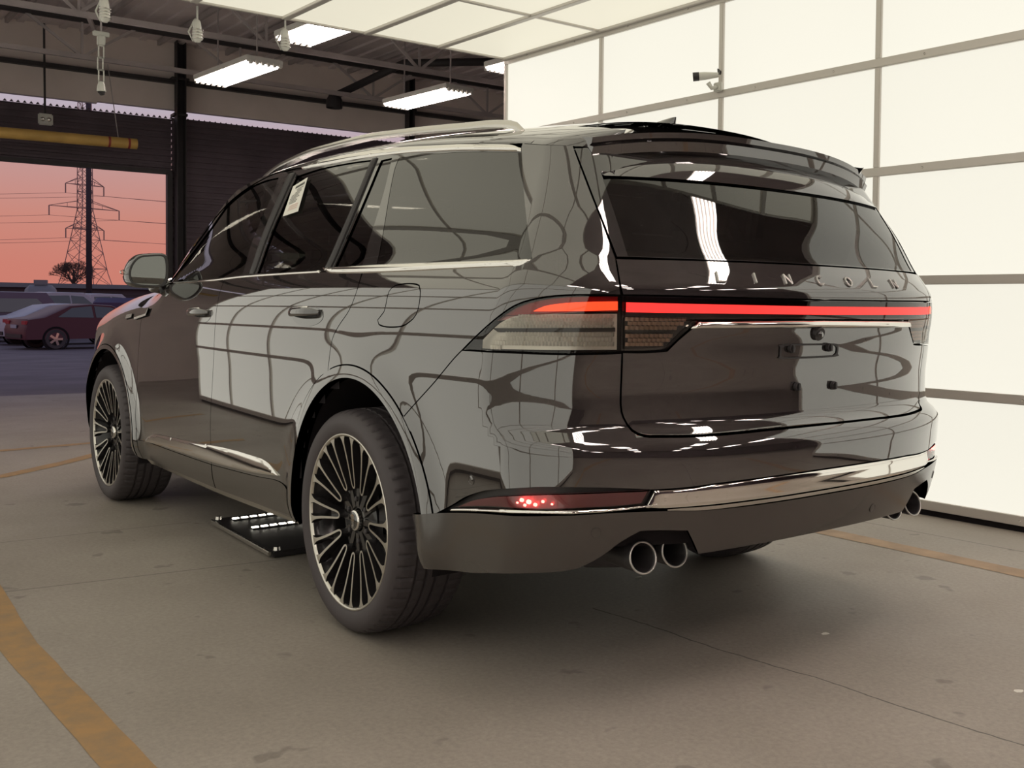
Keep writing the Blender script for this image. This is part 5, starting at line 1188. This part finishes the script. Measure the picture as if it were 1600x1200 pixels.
def arm(th, sgn=1, tw=0.):
    rs = [.112, .1135, .118, .126, .140, .165, .195, .220, .240, .256, .268, .278, .288]
    hw = [.0, .0045, .0085, .0112, .0130, .0155, .0190, .0225, .0258, .0290, .0315, .0335, .0355]
    out = []
    for r, h_ in zip(rs, hw):
        x, y = r*math.cos(0), sgn*h_
        a = th+tw*(r-.11); out.append((x*math.cos(a)-y*math.sin(a), x*math.sin(a)+y*math.cos(a)))
    return out
wheelproto = empty('wheel', (0, 0, 0), 0, car)
V, F = tyre_mesh(); MB().add(V, F).build('tyre', M['tyre'], wheelproto, angle=32)
MB().lathe([(-.004, .3005), (.001, .2998), (.002, .2975), (.001, .294), (-.001, .2905), (-.008, .288)], 96, 'y').build('rim_lip', M['mach'], wheelproto, smooth=True)
MB().lathe([(-.008, .288), (-.03, .284), (-.06, .262), (-.15, .258), (-.245, .275), (-.25, .29)], 96, 'y').build('barrel', M['wheelblack'], wheelproto, smooth=True)
for k in range(12):
    th = k*2*PI/12+PI/2+.0
    sp = empty('spoke', (0, 0, 0), 0, wheelproto)
    b = MB(); path = arm(th, 1)[::-1]+arm(th, -1)[1:]
    w_ = [.036, .021, .0135, .0105, .0094, .0088, .0082, .0077, .0072, .0068, .0066, .0064, .0064]; w_ = w_+w_[::-1][1:]
    P = ribbon(b, path, w_, .004)
    b.grid([[r_[1], r_[2]] for r_ in P]); b.build('machined_edge', M['mach'], sp)
    P = ribbon(b, path, [q+.0012 for q in w_], .034); P = [[(q[0], q[1]-.0012, q[2]) for q in r_] for r_ in P]
    MB().grid(P, wrap=True).build('spoke_body', M['wheelblack'], sp)
    # pocket floor between the two arms
    rs = np.linspace(.116, .276, 9); 
    hw = np.interp(rs, [.112, .118, .126, .140, .195, .240, .268, .288], [0, .0085, .0112, .0125, .0165, .024, .0385, .06])
    P = [[((r_*math.cos(th)-h_*k_*math.sin(th)), face_y(r_)-.022, (r_*math.sin(th)+h_*k_*math.cos(th))) for k_ in (-1, -.3, .3, 1)] for r_, h_ in zip(rs[:5], hw[:5])]
    MB().grid(P).build('pocket', M['wheelblack'], sp)
    MB().bar((.125*math.cos(th), -.060, .125*math.sin(th)), (.045*math.cos(th), -.056, .045*math.sin(th)), .022, .03, (0, 1, 0)).build('hub_rib', M['wheelblack'], sp)
MB().lathe([(-.056, .118), (-.050, .100), (-.052, .060), (-.046, .046), (-.046, .040), (-.08, .040), (-.08, .118)], 48, 'y', closed=True).build('hub', M['wheelblack'], wheelproto, angle=40)
for k in range(6):
    a = k*PI/3+.4; MB().lathe([(-.06, .0095), (-.038, .0095), (-.036, .006), (-.036, .0001)], 6, 'y', (.072*math.cos(a), 0, .072*math.sin(a))).build('lug_nut', M['steel'], wheelproto)
MB().lathe([(-.050, .036), (-.030, .036), (-.027, .034), (-.026, .030)], 40, 'y').build('cap_ring', M['chrome'], wheelproto, smooth=True)
cap = MB().lathe([(-.029, .0325), (-.026, .030), (-.025, .0001)], 32, 'y').build('centre_cap', M['gloss'], wheelproto, smooth=True)
b = MB()   # rectangular four-pointed emblem
for (x0, z0, x1, z1) in ((-.008, -.018, -.008, .018), (.008, -.018, .008, .018), (-.008, .018, .008, .018), (-.008, -.018, .008, -.018), (0, -.024, 0, .024), (-.013, 0, .013, 0)):
    b.bar((x0, -.0235, z0), (x1, -.0235, z1), .002, .0015, (0, 1, 0))
b.build('emblem', M['chrome'], cap)
MB().lathe([(-.085, .05), (-.085, .19), (-.105, .19), (-.105, .05)], 48, 'y', closed=True).build('brake_disc', M['disc'], wheelproto, angle=30)
MB().box((-.155, -.10, .03), (.09, .08, .20)).build('brake_caliper', M['steel'], wheelproto, bevel=.012)
for x, sd, rot in ((0, 1, .0), (3.025, 1, .13), (0, -1, .2), (3.025, -1, .4)):
    w_ = wheelproto if (x == 0 and sd == 1) else copytree(wheelproto, car)
    w_.location = (x, sd*.978, .3832); w_.rotation_euler = (0, rot*.0, 0 if sd > 0 else PI)
